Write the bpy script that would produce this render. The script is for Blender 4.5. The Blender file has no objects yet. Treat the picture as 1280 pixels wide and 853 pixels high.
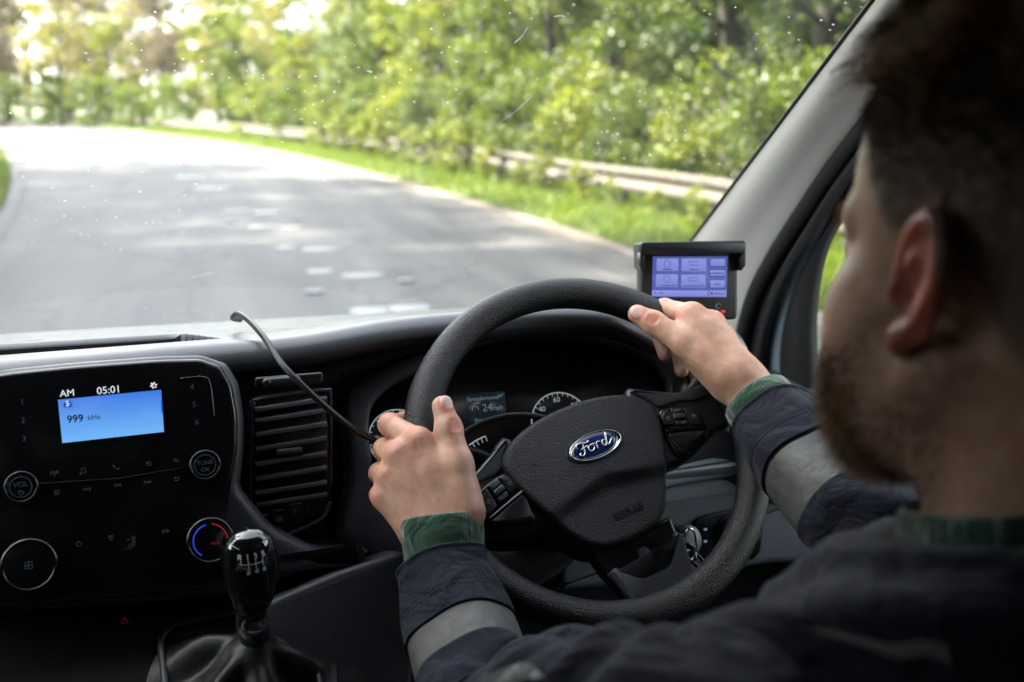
import bpy, math, random
import numpy as np
from math import radians, sin, cos, pi, sqrt
from mathutils import Matrix, Vector
random.seed(7); RNG = np.random.default_rng(11)
SC = bpy.context.scene
COL = SC.collection

# ------------------------------------------------------------------ camera
F_PX, CX, CY = 1244.0, 640.0, 426.5           # photograph pixels (1280 x 853)
YAW, PITCH = radians(16.0), math.atan((426.5 - 130.0) / 1244.0)
CAM = np.array([0.0, 0.0, 1.85])
FW = np.array([sin(YAW)*cos(PITCH), cos(YAW)*cos(PITCH), -sin(PITCH)])
RT = np.array([cos(YAW), -sin(YAW), 0.0])
UP = np.cross(RT, FW)
cd = bpy.data.cameras.new("camera"); cam = bpy.data.objects.new("camera", cd); COL.objects.link(cam)
cd.sensor_width = 36.0; cd.lens = 36.0 * F_PX / 1280.0
cd.clip_start = 0.02; cd.clip_end = 3000.0
cd.dof.use_dof = True; cd.dof.focus_distance = 1.0; cd.dof.aperture_fstop = 4.2
cam.matrix_world = Matrix(((RT[0], UP[0], -FW[0], CAM[0]), (RT[1], UP[1], -FW[1], CAM[1]), (RT[2], UP[2], -FW[2], CAM[2]), (0, 0, 0, 1)))
SC.camera = cam

# ------------------------------------------------------------------ sky, sun, exposure
SUN_EL, SUN_AZ = radians(43.0), radians(-62.0)      # azimuth clockwise from +Y: the sun stands to the left
w = bpy.data.worlds.new("World"); SC.world = w; w.use_nodes = True
wn = w.node_tree.nodes; wl_ = w.node_tree.links
bg = wn["Background"]; bg.inputs["Strength"].default_value = 0.15
sky = wn.new("ShaderNodeTexSky"); sky.sky_type = 'NISHITA'; sky.sun_disc = False
sky.sun_elevation = SUN_EL; sky.sun_rotation = SUN_AZ
sky.air_density = 1.2; sky.dust_density = 2.0; sky.ozone_density = 1.0
bw = wn.new('ShaderNodeRGBToBW'); wl_.new(sky.outputs[0], bw.inputs[0])          # thin white overcast washes out most of the blue
hz_ = wn.new('ShaderNodeMix'); hz_.data_type = 'RGBA'; hz_.inputs[0].default_value = .8; wl_.new(sky.outputs[0], hz_.inputs[6]); wl_.new(bw.outputs[0], hz_.inputs[7]); wl_.new(hz_.outputs[2], bg.inputs["Color"])
sd = bpy.data.lights.new("sun", 'SUN'); sun = bpy.data.objects.new("sun", sd); COL.objects.link(sun)
sd.energy = 3.4; sd.angle = radians(1.5); sd.color = (1.0, 0.91, 0.76)
sv = Vector((sin(SUN_AZ)*cos(SUN_EL), cos(SUN_AZ)*cos(SUN_EL), sin(SUN_EL)))
sun.rotation_euler = sv.to_track_quat('Z', 'Y').to_euler(); sun.location = (-6, 3, 14)
SC.view_settings.view_transform = 'Standard'; SC.view_settings.look = 'None'
SC.view_settings.gamma = 1.0; SC.view_settings.use_curve_mapping = False
SC.view_settings.exposure = 3.35
KE = 2.0**-3.35                                  # lamps and screens are dim next to daylight
SC.render.engine = 'CYCLES'
SC.cycles.use_denoising = True
SC.cycles.max_bounces = 8; SC.cycles.diffuse_bounces = 4; SC.cycles.glossy_bounces = 4
SC.cycles.transmission_bounces = 6; SC.cycles.transparent_max_bounces = 12
SC.cycles.sample_clamp_indirect = 6.0; SC.cycles.caustics_reflective = False; SC.cycles.caustics_refractive = False

# ------------------------------------------------------------------ helpers
V = lambda *a: np.array(a, float)
def unit(v): v = np.asarray(v, float); return v / np.linalg.norm(v)
def ray(x, y): return FW + RT*((x-CX)/F_PX) + UP*((CY-y)/F_PX)
def P(x, y, d): return CAM + ray(x, y)*d                 # a point d metres ahead of the camera
def hit(x, y, o, n): r = ray(x, y); return CAM + r*(np.dot(np.asarray(o)-CAM, n)/np.dot(r, n))

class Fr:
    """a local frame: origin and three unit axes"""
    def __init__(s, o, x, n):
        s.o = np.asarray(o, float); s.n = unit(n); x = np.asarray(x, float)
        s.x = unit(x - s.n*np.dot(x, s.n)); s.y = np.cross(s.n, s.x)
    def __call__(s, x, y, h=0.0): return s.o + s.x*x + s.y*y + s.n*h
    def px(s, px, py, h=0.0):
        q = hit(px, py, s.o + s.n*h, s.n) - s.o
        return np.array([q @ s.x, q @ s.y])

ORG = {}
def empty(name, loc, label, cat, group=None, kind=None):
    o = bpy.data.objects.new(name, None); COL.objects.link(o); o.location = loc; o.empty_display_size = .05
    ORG[o.name] = np.asarray(loc, float)
    return tag(o, label, cat, group, kind)
def tag(o, label=None, cat=None, group=None, kind=None):
    if label: o['label'] = label
    if cat: o['category'] = cat
    if group: o['group'] = group
    if kind: o['kind'] = kind
    return o
def mk(name, geo, mat, parent=None, smooth=True, loc=None, edge=None):
    """one mesh object from (verts, faces); world coordinates, stored relative to the parent"""
    v, f = geo
    v = np.asarray(v, float)
    org = ORG[parent.name] if parent is not None else np.zeros(3)
    here = org if loc is None else np.asarray(loc, float)
    me = bpy.data.meshes.new(name)
    me.from_pydata((v - here).tolist(), [], f if isinstance(f, list) else f.tolist())
    me.update()
    if smooth: me.polygons.foreach_set("use_smooth", np.ones(len(me.polygons), bool))
    if edge is not None: me.set_sharp_from_angle(angle=radians(edge))
    me.materials.append(mat)
    o = bpy.data.objects.new(name, me); COL.objects.link(o)
    if parent is not None: o.parent = parent
    o.location = here - org
    ORG[o.name] = here
    return o
def join(*gs):
    vs, fs, n = [], [], 0
    for v, f in gs:
        v = np.asarray(v, float); vs.append(v)
        fs += [[i+n for i in q] for q in (f if isinstance(f, list) else f.tolist())]
        n += len(v)
    return np.concatenate(vs), fs
def catmull(pts, n=8, closed=False):
    p = np.asarray(pts, float); m = len(p); out = []
    seg = m if closed else m-1
    for i in range(seg):
        if closed: a, b, c, d = p[(i-1) % m], p[i], p[(i+1) % m], p[(i+2) % m]
        else: a, b, c, d = p[max(i-1, 0)], p[i], p[i+1], p[min(i+2, m-1)]
        for k in range(n):
            t = k/n
            out.append(.5*((2*b) + (c-a)*t + (2*a-5*b+4*c-d)*t*t + (3*b-a-3*c+d)*t**3))
    if not closed: out.append(p[-1])
    return np.array(out)
def grid_faces(nu, nv, closed_v=False, closed_u=False, flip=False):
    f = []
    for i in range(nu if closed_u else nu-1):
        for j in range(nv if closed_v else nv-1):
            a = i*nv + j; b = i*nv + (j+1) % nv; c = ((i+1) % nu)*nv + (j+1) % nv; d = ((i+1) % nu)*nv + j
            f.append([a, d, c, b] if flip else [a, b, c, d])
    return f
def tube(path, r, seg=10, closed=False, caps=True, squash=None):
    """round tube along a path, r a number or one per point"""
    p = np.asarray(path, float); m = len(p)
    r = np.full(m, r) if np.isscalar(r) else np.asarray(r, float)
    tan = np.gradient(p, axis=0) if not closed else np.roll(p, -1, 0)-np.roll(p, 1, 0)
    tan /= np.linalg.norm(tan, axis=1)[:, None] + 1e-12
    ref = np.array([0, 0, 1.0]) if abs(tan[0][2]) < .9 else np.array([1.0, 0, 0])
    nrm = unit(np.cross(tan[0], ref)); vs = []
    a = np.linspace(0, 2*pi, seg, endpoint=False)
    for i in range(m):
        nrm = unit(nrm - tan[i]*np.dot(nrm, tan[i])); bi = np.cross(tan[i], nrm)
        vs.append(p[i] + r[i]*(np.outer(np.cos(a), nrm) + np.outer(np.sin(a), bi)))
    v = np.concatenate(vs); f = grid_faces(m, seg, True, closed)
    if caps and not closed:
        f.append(list(range(seg))[::-1]); f.append([(m-1)*seg + i for i in range(seg)])
    return v, f
def lathe(fr, prof, seg=32, sx=1.0, sy=1.0):
    """prof: list of (radius, height) about the frame's normal"""
    a = np.linspace(0, 2*pi, seg, endpoint=False); vs = []
    for r, h in prof:
        for t in a: vs.append(fr(r*cos(t)*sx, r*sin(t)*sy, h))
    f = grid_faces(len(prof), seg, True)
    f.append(list(range(seg))[::-1]); f.append([(len(prof)-1)*seg + i for i in range(seg)])
    return np.array(vs), f
def inset(o, d):
    o = np.asarray(o, float); e = np.roll(o, -1, 0) - o
    e /= np.linalg.norm(e, axis=1)[:, None] + 1e-12
    nr = np.c_[-e[:, 1], e[:, 0]]; nn = nr + np.roll(nr, 1, 0)
    nn /= (np.linalg.norm(nn, axis=1)[:, None]**2)/2 + 1e-9
    return o + nn*d
def ccw(o):
    o = np.asarray(o, float); x, y = o[:, 0], o[:, 1]
    return o if np.sum(x*np.roll(y, -1)-np.roll(x, -1)*y) > 0 else o[::-1]
def prism(fr, outline, h0, h1, bevel=0.0, nb=3, dome=0.0):
    """outline (2D) extruded from h0 to h1 with a rounded upper edge and a slightly domed top"""
    o = ccw(outline); rings = [(o, h0)]
    if bevel > 0:
        for k in range(nb+1):
            t = k/nb*pi/2
            rings.append((inset(o, bevel*(1-cos(t))), h1-bevel+bevel*sin(t)))
    else: rings.append((o, h1))
    m = len(o)
    if dome:
        last, hh = rings[-1]; c = last.mean(0)
        for s in (.85, .6, .35, .12): rings.append((c+(last-c)*s, hh+dome*(1-s*s)))
    v = np.array([fr(x, y, h) for ring, h in rings for x, y in ring])
    f = grid_faces(len(rings), m, True)
    f.append(list(range(m))[::-1]); f.append([(len(rings)-1)*m+i for i in range(m)])
    return v, f
def rrect(x0, y0, x1, y1, r, n=5):
    r = min(r, abs(x1-x0)/2-1e-5, abs(y1-y0)/2-1e-5); o = []
    for cx, cy, a in ((x1-r, y0+r, -90), (x1-r, y1-r, 0), (x0+r, y1-r, 90), (x0+r, y0+r, 180)):
        for k in range(n+1):
            t = radians(a+90*k/n); o.append((cx+r*cos(t), cy+r*sin(t)))
    return np.array(o)
def quad_round(pts, r=.15, n=5):
    """polygon with its corners rounded (fraction r of the shorter side)"""
    p = np.asarray(pts, float); m = len(p); o = []
    for i in range(m):
        a, b, c = p[i-1], p[i], p[(i+1) % m]
        L = min(np.linalg.norm(a-b), np.linalg.norm(c-b))*min(r, .49)
        s, e = b+unit(a-b)*L, b+unit(c-b)*L
        for k in range(n+1):
            t = k/n; o.append((1-t)**2*s+2*t*(1-t)*b+t*t*e)
    return np.array(o)
def circ(x, y, rx, ry=None, n=40):
    ry = rx if ry is None else ry
    return np.array([(x+rx*cos(t), y+ry*sin(t)) for t in np.linspace(0, 2*pi, n, endpoint=False)])
def box(fr, x0, x1, y0, y1, h0, h1, bevel=0.0):
    return prism(fr, [(x0, y0), (x1, y0), (x1, y1), (x0, y1)], h0, h1, bevel)
def strip(fr, pts, wdt, h0, h1):
    """a thin bar following 2D points on a frame"""
    p = np.asarray(pts, float); t = np.gradient(p, axis=0); t /= np.linalg.norm(t, axis=1)[:, None]+1e-12
    n = np.c_[-t[:, 1], t[:, 0]]*wdt/2
    return prism(fr, np.concatenate([p+n, (p-n)[::-1]]), h0, h1)
DEP = None
def lettering(fr, s, x, y, size, h=.0008, thick=.0006, align='CENTER', shear=0.0, space=1.0, bold=0.0):
    """text as mesh geometry standing on a frame"""
    c = bpy.data.curves.new("lettering", 'FONT'); c.body = s; c.size = size; c.align_x = align; c.align_y = 'CENTER'
    c.extrude = thick/2; c.shear = shear; c.resolution_u = 3; c.space_character = space; c.offset = bold
    o = bpy.data.objects.new("lettering", c); COL.objects.link(o)
    bpy.context.view_layer.update()
    me = bpy.data.meshes.new_from_object(o.evaluated_get(bpy.context.evaluated_depsgraph_get()))
    v = np.array([fr(q.co.x+x, q.co.y+y, h+thick/2+q.co.z) for q in me.vertices]) if len(me.vertices) else np.zeros((0, 3))
    f = [list(p.vertices) for p in me.polygons]
    bpy.data.objects.remove(o); bpy.data.curves.remove(c); bpy.data.meshes.remove(me)
    return v, f

# ------------------------------------------------------------------ materials
def mat(name, color=(.5, .5, .5), rough=.5, metal=0.0, spec=.5, emit=None, estr=1.0, coat=0.0, sheen=0.0, sss=0.0,
        bump=None, var=None, trans=0.0):
    """bump = (kind, scale, strength, distance); var = (scale, amount) mottles the colour"""
    m = bpy.data.materials.new(name); m.use_nodes = True
    nt = m.node_tree; b = nt.nodes["Principled BSDF"]
    b.inputs["Base Color"].default_value = (*color, 1); b.inputs["Roughness"].default_value = rough
    b.inputs["Metallic"].default_value = metal; b.inputs["Specular IOR Level"].default_value = spec
    if coat: b.inputs["Coat Weight"].default_value = coat; b.inputs["Coat Roughness"].default_value = .04
    if sheen: b.inputs["Sheen Weight"].default_value = sheen; b.inputs["Sheen Roughness"].default_value = .5
    if sss:
        b.inputs["Subsurface Weight"].default_value = sss
        b.inputs["Subsurface Radius"].default_value = (.0085, .0028, .0014); b.inputs["Subsurface Scale"].default_value = 1.0
    if emit: b.inputs["Emission Color"].default_value = (*emit, 1); b.inputs["Emission Strength"].default_value = estr
    tc = nt.nodes.new("ShaderNodeTexCoord")
    if bump:
        kind, sc, st, di = bump
        if kind == 'grain':
            t = nt.nodes.new("ShaderNodeTexVoronoi"); t.feature = 'SMOOTH_F1'; t.inputs["Scale"].default_value = sc
            if "Smoothness" in t.inputs: t.inputs["Smoothness"].default_value = .6
            out = t.outputs["Distance"]
        elif kind == 'weave':
            t = nt.nodes.new("ShaderNodeTexWave"); t.inputs["Scale"].default_value = sc; t.bands_direction = 'DIAGONAL'
            t.inputs["Distortion"].default_value = 1.5; t.inputs["Detail"].default_value = 2; out = t.outputs["Fac"]
        else:
            t = nt.nodes.new("ShaderNodeTexNoise"); t.inputs["Scale"].default_value = sc; t.inputs["Detail"].default_value = 5
            out = t.outputs["Fac"]
        nt.links.new(tc.outputs["Object"], t.inputs["Vector"])
        bp = nt.nodes.new("ShaderNodeBump"); bp.inputs["Strength"].default_value = st; bp.inputs["Distance"].default_value = di
        if kind == 'grain': bp.invert = True
        nt.links.new(out, bp.inputs["Height"]); nt.links.new(bp.outputs[0], b.inputs["Normal"])
    if var:
        t = nt.nodes.new("ShaderNodeTexNoise"); t.inputs["Scale"].default_value = var[0]; t.inputs["Detail"].default_value = 5
        nt.links.new(tc.outputs["Object"], t.inputs["Vector"])
        r = nt.nodes.new("ShaderNodeValToRGB"); k = var[1]
        r.color_ramp.elements[0].position = .3; r.color_ramp.elements[1].position = .7
        r.color_ramp.elements[0].color = (*[c*(1-k) for c in color], 1); r.color_ramp.elements[1].color = (*[min(1, c*(1+k)) for c in color], 1)
        nt.links.new(t.outputs["Fac"], r.inputs[0]); nt.links.new(r.outputs[0], b.inputs["Base Color"])
    return m
def nodes_of(m): return m.node_tree.nodes, m.node_tree.links, m.node_tree.nodes["Principled BSDF"]

M = {}
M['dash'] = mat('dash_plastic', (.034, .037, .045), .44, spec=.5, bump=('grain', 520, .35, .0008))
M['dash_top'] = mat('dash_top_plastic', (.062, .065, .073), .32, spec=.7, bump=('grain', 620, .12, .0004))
M['dash_grey'] = mat('grey_trim_plastic', (.05, .057, .068), .5, bump=('grain', 600, .25, .0006))
M['slat'] = mat('vent_slat', (.10, .105, .12), .4)
M['panel_grey'] = mat('driver_panel_plastic', (.12, .13, .15), .5, bump=('grain', 600, .25, .0006))
M['gloss_black'] = mat('gloss_black', (.006, .006, .007), .16, spec=.45, bump=('noise', 9, .02, .002))
def smudge(m, lo, hi, sc):
    n, l, b = m.node_tree.nodes, m.node_tree.links, m.node_tree.nodes["Principled BSDF"]
    tc = n.new("ShaderNodeTexCoord"); t = n.new("ShaderNodeTexNoise"); t.inputs["Scale"].default_value = sc; t.inputs["Detail"].default_value = 7; t.inputs["Distortion"].default_value = .8; l.new(tc.outputs["Object"], t.inputs["Vector"])
    r = n.new("ShaderNodeMapRange"); r.inputs[1].default_value = .35; r.inputs[2].default_value = .7; r.inputs[3].default_value = lo; r.inputs[4].default_value = hi; l.new(t.outputs[0], r.inputs[0]); l.new(r.outputs[0], b.inputs["Roughness"])
smudge(M['gloss_black'], .10, .36, 16); smudge(M['dash_top'], .26, .44, 11); smudge(M['dash'], .38, .56, 9)
M['satin_black'] = mat('satin_black', (.010, .010, .012), .38)
M['dull_black'] = mat('dull_black', (.006, .006, .0065), .8, spec=.15)
M['matt_black'] = mat('matt_black', (.008, .008, .009), .7)
M['rubber'] = mat('rubber_seal', (.010, .010, .011), .55, bump=('noise', 90, .2, .001))
M['leather'] = mat('wheel_leather', (.008, .0085, .010), .40, spec=.42, bump=('grain', 900, .75, .0010))
M['airbag'] = mat('airbag_plastic', (.011, .0115, .014), .44, spec=.45, bump=('grain', 900, .75, .0009))
M['spoke'] = mat('spoke_plastic', (.020, .021, .025), .40, spec=.6, bump=('noise', 700, .1, .0004))
M['spoke_gloss'] = mat('spoke_gloss', (.10, .11, .13), .28, metal=.6)
M['chrome'] = mat('chrome', (.72, .73, .75), .12, metal=1.0)
M['steel'] = mat('brushed_steel', (.08, .082, .085), .24, metal=1.0)
M['badge_blue'] = mat('badge_blue', (.010, .025, .12), .18, coat=.8)
M['white_print'] = mat('white_print', (.75, .76, .78), .5)
M['grey_print'] = mat('grey_print', (.22, .24, .27), .5)
M['icon'] = mat('icon_light', (.035, .045, .055), .5, emit=(.35, .55, .72), estr=KE*.03)
M['icon_white'] = mat('icon_white', (.5, .5, .5), .5, emit=(.85, .93, 1.0), estr=KE*.75)
M['gauge_white'] = mat('gauge_white', (.3, .3, .3), .5, emit=(.8, .9, 1.0), estr=KE*.26)
M['gauge_blue'] = mat('gauge_blue', (.05, .1, .2), .5, emit=(.1, .5, .75), estr=KE*.3)
M['red_led'] = mat('red_led', (.3, .01, .02), .3, emit=(1, .02, .06), estr=KE*.4)
M['red_mark'] = mat('red_mark', (.25, .01, .01), .4, emit=(1, .05, .03), estr=KE*.12)
M['blue_mark'] = mat('blue_mark', (.01, .02, .25), .4, emit=(.03, .08, 1), estr=KE*.5)
M['dark_print'] = mat('dark_print', (.01, .012, .03), .5)
M['pillar'] = mat('pillar_trim', (.60, .585, .545), .38, spec=.45, bump=('noise', 260, .12, .001))
M['door_grey'] = mat('door_frame_paint', (.22, .28, .31), .35)
M['headliner'] = mat('headliner', (.012, .012, .012), .9, bump=('noise', 300, .2, .002))
M['shell'] = mat('van_shell_dark', (.004, .004, .004), .85)
M['cable'] = mat('cable_rubber', (.014, .014, .015), .4)
M['monitor'] = mat('monitor_case', (.016, .016, .018), .42, bump=('noise', 900, .12, .0004))
M['boot'] = mat('gaiter_leather', (.009, .009, .010), .42, spec=.5, bump=('grain', 800, .3, .0006))
M['knob'] = mat('knob_gloss', (.006, .006, .007), .08, coat=1.0)
# ================================================================== OUTSIDE
def pchip(xs, ys):
    xs, ys = np.array(xs, float), np.array(ys, float); d = np.gradient(ys, xs)
    def f(x):
        x = np.asarray(x, float); i = np.clip(np.searchsorted(xs, x)-1, 0, len(xs)-2)
        h = xs[i+1]-xs[i]; t = (x-xs[i])/h
        return (2*t**3-3*t**2+1)*ys[i]+(t**3-2*t**2+t)*h*d[i]+(-2*t**3+3*t**2)*ys[i+1]+(t**3-t**2)*h*d[i+1]
    return f
RE = pchip([-40, 0, 12, 15.2, 21.3, 29, 37.5, 50, 73, 109, 150, 200], [5.6, 5.2, 5.05, 4.95, 4.5, 3.75, 2.75, .6, -5, -15, -29, -50])
LE = pchip([-40, 0, 10, 20, 27.6, 40.6, 53, 73, 109, 150, 200], [-2.4, -2.45, -2.9, -3.9, -5.1, -7.6, -10.3, -15.5, -26, -41, -64])
CE = pchip([-40, 0, 9, 11, 13.2, 15.7, 18.2, 23.7, 40, 53, 73, 109, 150, 200], [1.5, 1.4, 1.28, 1.25, 1.1, .78, .45, -.3, -2.4, -4.8, -10, -20.5, -35, -57])

def mat_ground():
    m = mat('woodland_soil', (.07, .06, .03), .9); n, l, b = nodes_of(m)
    tc = n.new("ShaderNodeTexCoord"); t = n.new("ShaderNodeTexNoise"); t.inputs["Scale"].default_value = .9; t.inputs["Detail"].default_value = 8
    l.new(tc.outputs["Object"], t.inputs["Vector"]); r = n.new("ShaderNodeValToRGB"); e = r.color_ramp.elements
    e[0].position = .35; e[0].color = (.045, .075, .012, 1); e[1].position = .65; e[1].color = (.075, .062, .035, 1)
    l.new(t.outputs[0], r.inputs[0]); l.new(r.outputs[0], b.inputs["Base Color"]); return m
def mat_road():
    m = mat('asphalt', (.08, .08, .085), .55); n, l, b = nodes_of(m)
    tc = n.new("ShaderNodeTexCoord")
    a = n.new("ShaderNodeTexNoise"); a.inputs["Scale"].default_value = 160; a.inputs["Detail"].default_value = 4
    mp = n.new("ShaderNodeMapping"); mp.inputs["Scale"].default_value = (1.5, .16, 1); l.new(tc.outputs["Object"], mp.inputs[0])
    c = n.new("ShaderNodeTexNoise"); c.inputs["Scale"].default_value = 1.0; c.inputs["Detail"].default_value = 6; l.new(mp.outputs[0], c.inputs["Vector"])
    l.new(tc.outputs["Object"], a.inputs["Vector"])
    mx = n.new("ShaderNodeMath"); mx.operation = 'MULTIPLY_ADD'; mx.inputs[1].default_value = .35; l.new(a.outputs[0], mx.inputs[0]); l.new(c.outputs[0], mx.inputs[2])
    r = n.new("ShaderNodeValToRGB"); e = r.color_ramp.elements
    e[0].position = .42; e[0].color = (.036, .036, .039, 1); e[1].position = .88; e[1].color = (.125, .120, .115, 1)
    cr = n.new("ShaderNodeTexVoronoi"); cr.feature = 'DISTANCE_TO_EDGE'; cr.inputs["Scale"].default_value = .55; cm = n.new("ShaderNodeMapping"); cm.inputs["Scale"].default_value = (1, .45, 1); ad = n.new("ShaderNodeVectorMath"); ad.operation = 'MULTIPLY_ADD'; ad.inputs[1].default_value = (.5, .5, 0)
    wn_ = n.new("ShaderNodeTexNoise"); wn_.inputs["Scale"].default_value = 2.2; l.new(tc.outputs["Object"], wn_.inputs["Vector"]); l.new(wn_.outputs["Color"], ad.inputs[0]); l.new(tc.outputs["Object"], ad.inputs[2]); l.new(ad.outputs[0], cm.inputs[0]); l.new(cm.outputs[0], cr.inputs["Vector"])
    lt = n.new("ShaderNodeMapRange"); lt.inputs[1].default_value = .004; lt.inputs[2].default_value = .018; lt.inputs[3].default_value = .68; lt.inputs[4].default_value = 1.0; l.new(cr.outputs["Distance"], lt.inputs[0])
    ms_ = n.new("ShaderNodeMix"); ms_.data_type = 'RGBA'; ms_.blend_type = 'MULTIPLY'; ms_.inputs[0].default_value = 1.0; l.new(lt.outputs[0], ms_.inputs[7]); l.new(mx.outputs[0], r.inputs[0]); l.new(r.outputs[0], ms_.inputs[6]); l.new(ms_.outputs[2], b.inputs["Base Color"])
    bp = n.new("ShaderNodeBump"); bp.inputs["Strength"].default_value = .5; bp.inputs["Distance"].default_value = .004
    l.new(a.outputs[0], bp.inputs["Height"]); l.new(bp.outputs[0], b.inputs["Normal"])
    rr = n.new("ShaderNodeMapRange"); rr.inputs[3].default_value = .55; rr.inputs[4].default_value = .65; b.inputs['Specular IOR Level'].default_value = .3
    l.new(c.outputs[0], rr.inputs[0]); l.new(rr.outputs[0], b.inputs["Roughness"]); return m
def mat_leaf(name, c0, c1, trans=.58):
    """leaf colour drifts per leaf and per clump; light comes through"""
    m = bpy.data.materials.new(name); m.use_nodes = True; nt = m.node_tree; n, l = nt.nodes, nt.links
    n.remove(n["Principled BSDF"]); out = n["Material Output"]
    tc = n.new("ShaderNodeTexCoord"); t = n.new("ShaderNodeTexNoise"); t.inputs["Scale"].default_value = .8; t.inputs["Detail"].default_value = 3
    l.new(tc.outputs["Object"], t.inputs["Vector"]); g = n.new("ShaderNodeNewGeometry"); oi = n.new("ShaderNodeObjectInfo")
    a = n.new("ShaderNodeMath"); a.operation = 'MULTIPLY_ADD'; a.inputs[1].default_value = .35; l.new(g.outputs["Random Per Island"], a.inputs[0]); l.new(t.outputs[0], a.inputs[2])
    a2 = n.new("ShaderNodeMath"); a2.operation = 'MULTIPLY_ADD'; a2.inputs[1].default_value = .3; l.new(oi.outputs["Random"], a2.inputs[0]); l.new(a.outputs[0], a2.inputs[2])
    r = n.new("ShaderNodeValToRGB"); e = r.color_ramp.elements; e[0].position = .45; e[0].color = (*c0, 1); e[1].position = 1.1 if False else 1.0; e[1].color = (*c1, 1)
    l.new(a2.outputs[0], r.inputs[0])
    d = n.new("ShaderNodeBsdfDiffuse"); tr = n.new("ShaderNodeBsdfTranslucent"); mx = n.new("ShaderNodeMixShader"); mx.inputs[0].default_value = trans
    gl = n.new("ShaderNodeBsdfGlossy"); gl.inputs["Roughness"].default_value = .45; m2 = n.new("ShaderNodeMixShader"); m2.inputs[0].default_value = .05
    l.new(r.outputs[0], d.inputs[0]); l.new(r.outputs[0], tr.inputs[0]); l.new(d.outputs[0], mx.inputs[1]); l.new(tr.outputs[0], mx.inputs[2])
    l.new(mx.outputs[0], m2.inputs[1]); l.new(gl.outputs[0], m2.inputs[2]); l.new(m2.outputs[0], out.inputs[0]); return m
M['road'] = mat_road(); M['ground'] = mat_ground()
M['paint'] = mat('worn_road_paint', (.34, .34, .33), .7, var=(26, .5))
M['kerb_dirt'] = mat('dusty_road_edge', (.17, .14, .11), .9, var=(5, .35))
M['verge'] = mat('verge_turf', (.07, .12, .015), .9, var=(3, .4))
M['grass'] = mat_leaf('grass_blades', (.06, .115, .008), (.17, .23, .02), .4)
M['leaf_green'] = mat_leaf('leaf_green', (.022, .050, .005), (.125, .175, .010))
M['leaf_fresh'] = mat_leaf('leaf_fresh', (.050, .088, .005), (.235, .27, .014), .5)
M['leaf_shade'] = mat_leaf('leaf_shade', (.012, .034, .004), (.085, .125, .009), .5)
M['leaf_pale'] = mat_leaf('leaf_pale', (.13, .13, .025), (.34, .31, .07), .5)
M['leaf_bud'] = mat_leaf('leaf_bud', (.10, .075, .04), (.21, .17, .09), .4)
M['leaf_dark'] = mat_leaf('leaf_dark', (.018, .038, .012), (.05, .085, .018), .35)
M['bark'] = mat('bark', (.045, .038, .03), .9, bump=('noise', 14, .7, .02), var=(6, .35))
M['barrier'] = mat('weathered_barrier_metal', (.092, .080, .064), .8, metal=.0, var=(3, .28), bump=('noise', 30, .15, .003))
M['post'] = mat('barrier_post', (.10, .085, .07), .8, var=(8, .3))
M['stud'] = mat('stud_housing', (.20, .205, .21), .5)

# ground sheet, road, markings
N = 121; xs = np.sign(np.linspace(-1, 1, N))*np.abs(np.linspace(-1, 1, N))**2.2*700; ys = -60 + np.linspace(0, 1, N)**2.2*1500
gx, gy = np.meshgrid(xs, ys, indexing='ij')
bump_z = .25*np.sin(gx*.11+1)*np.sin(gy*.07)*np.clip((np.abs(gx+gy*gy*.0009)-14)/30, 0, 1)
ground = mk('ground', (np.c_[gx.ravel(), gy.ravel(), (bump_z-.03).ravel()], grid_faces(N, N, flip=True)), M['ground']); tag(ground, 'soil and leaf litter under the roadside trees', 'ground', kind='structure')
yy = np.concatenate([np.linspace(-30, 40, 141), np.linspace(41, 190, 90)])
def ribbon(fa, fb, y, z, n=2):
    v = []
    for q in y:
        a, b = float(fa(q)), float(fb(q))
        for k in range(n): v.append((a+(b-a)*k/(n-1), q, z if np.isscalar(z) else z[k]))
    return np.array(v), grid_faces(len(y), n, flip=True)
road = mk('road', ribbon(LE, RE, yy, 0.0, 5), M['road']); tag(road, 'grey asphalt road bending away to the left', 'road', kind='structure')
verge = mk('verge', ribbon(lambda y: RE(y)+.05, lambda y: RE(y)+9, yy, [.02, .05, .09, .1, .05, -.02], 6), M['verge']); tag(verge, 'grassy strip between the road and crash barrier', 'verge', kind='structure')
verge_l = mk('verge', ribbon(lambda y: LE(y)-7, lambda y: LE(y)-.05, yy, [-.02, .1, .12, .1, .08, .03], 6), M['verge']); tag(verge_l, 'grassy strip along the inner side of the bend', 'verge', kind='structure')
mk('dirt_edge', ribbon(lambda y: RE(y)-.30+.07*np.sin(y*1.7)+.05*np.sin(y*4.3), lambda y: RE(y)+.12, yy, .006), M['kerb_dirt'], road)
mk('edge_line', ribbon(lambda y: RE(y)-.50, lambda y: RE(y)-.44, yy[:170], .006), M['kerb_dirt'], road)
mk('edge_line', ribbon(lambda y: LE(y)+.25, lambda y: LE(y)+.31, yy[:170], .006), M['kerb_dirt'], road)
G0 = V(0, 0, 0)
def gpt(px, py, z=0.0): return hit(px, py, V(0, 0, z), V(0, 0, 1))
def worn_patch(c, sx, sy, ang):
    n = 22; o = []
    for k in range(n):
        t = 2*pi*k/n; e = .8
        x = sx/2*np.sign(cos(t))*abs(cos(t))**.45; y = sy/2*np.sign(sin(t))*abs(sin(t))**.45
        j = 1+RNG.normal(0, .07); o.append((x*j, y*j))
    fr = Fr(V(c[0], c[1], .004), V(cos(ang), sin(ang), 0), V(0, 0, 1))
    return prism(fr, o, 0, .004)
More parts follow.
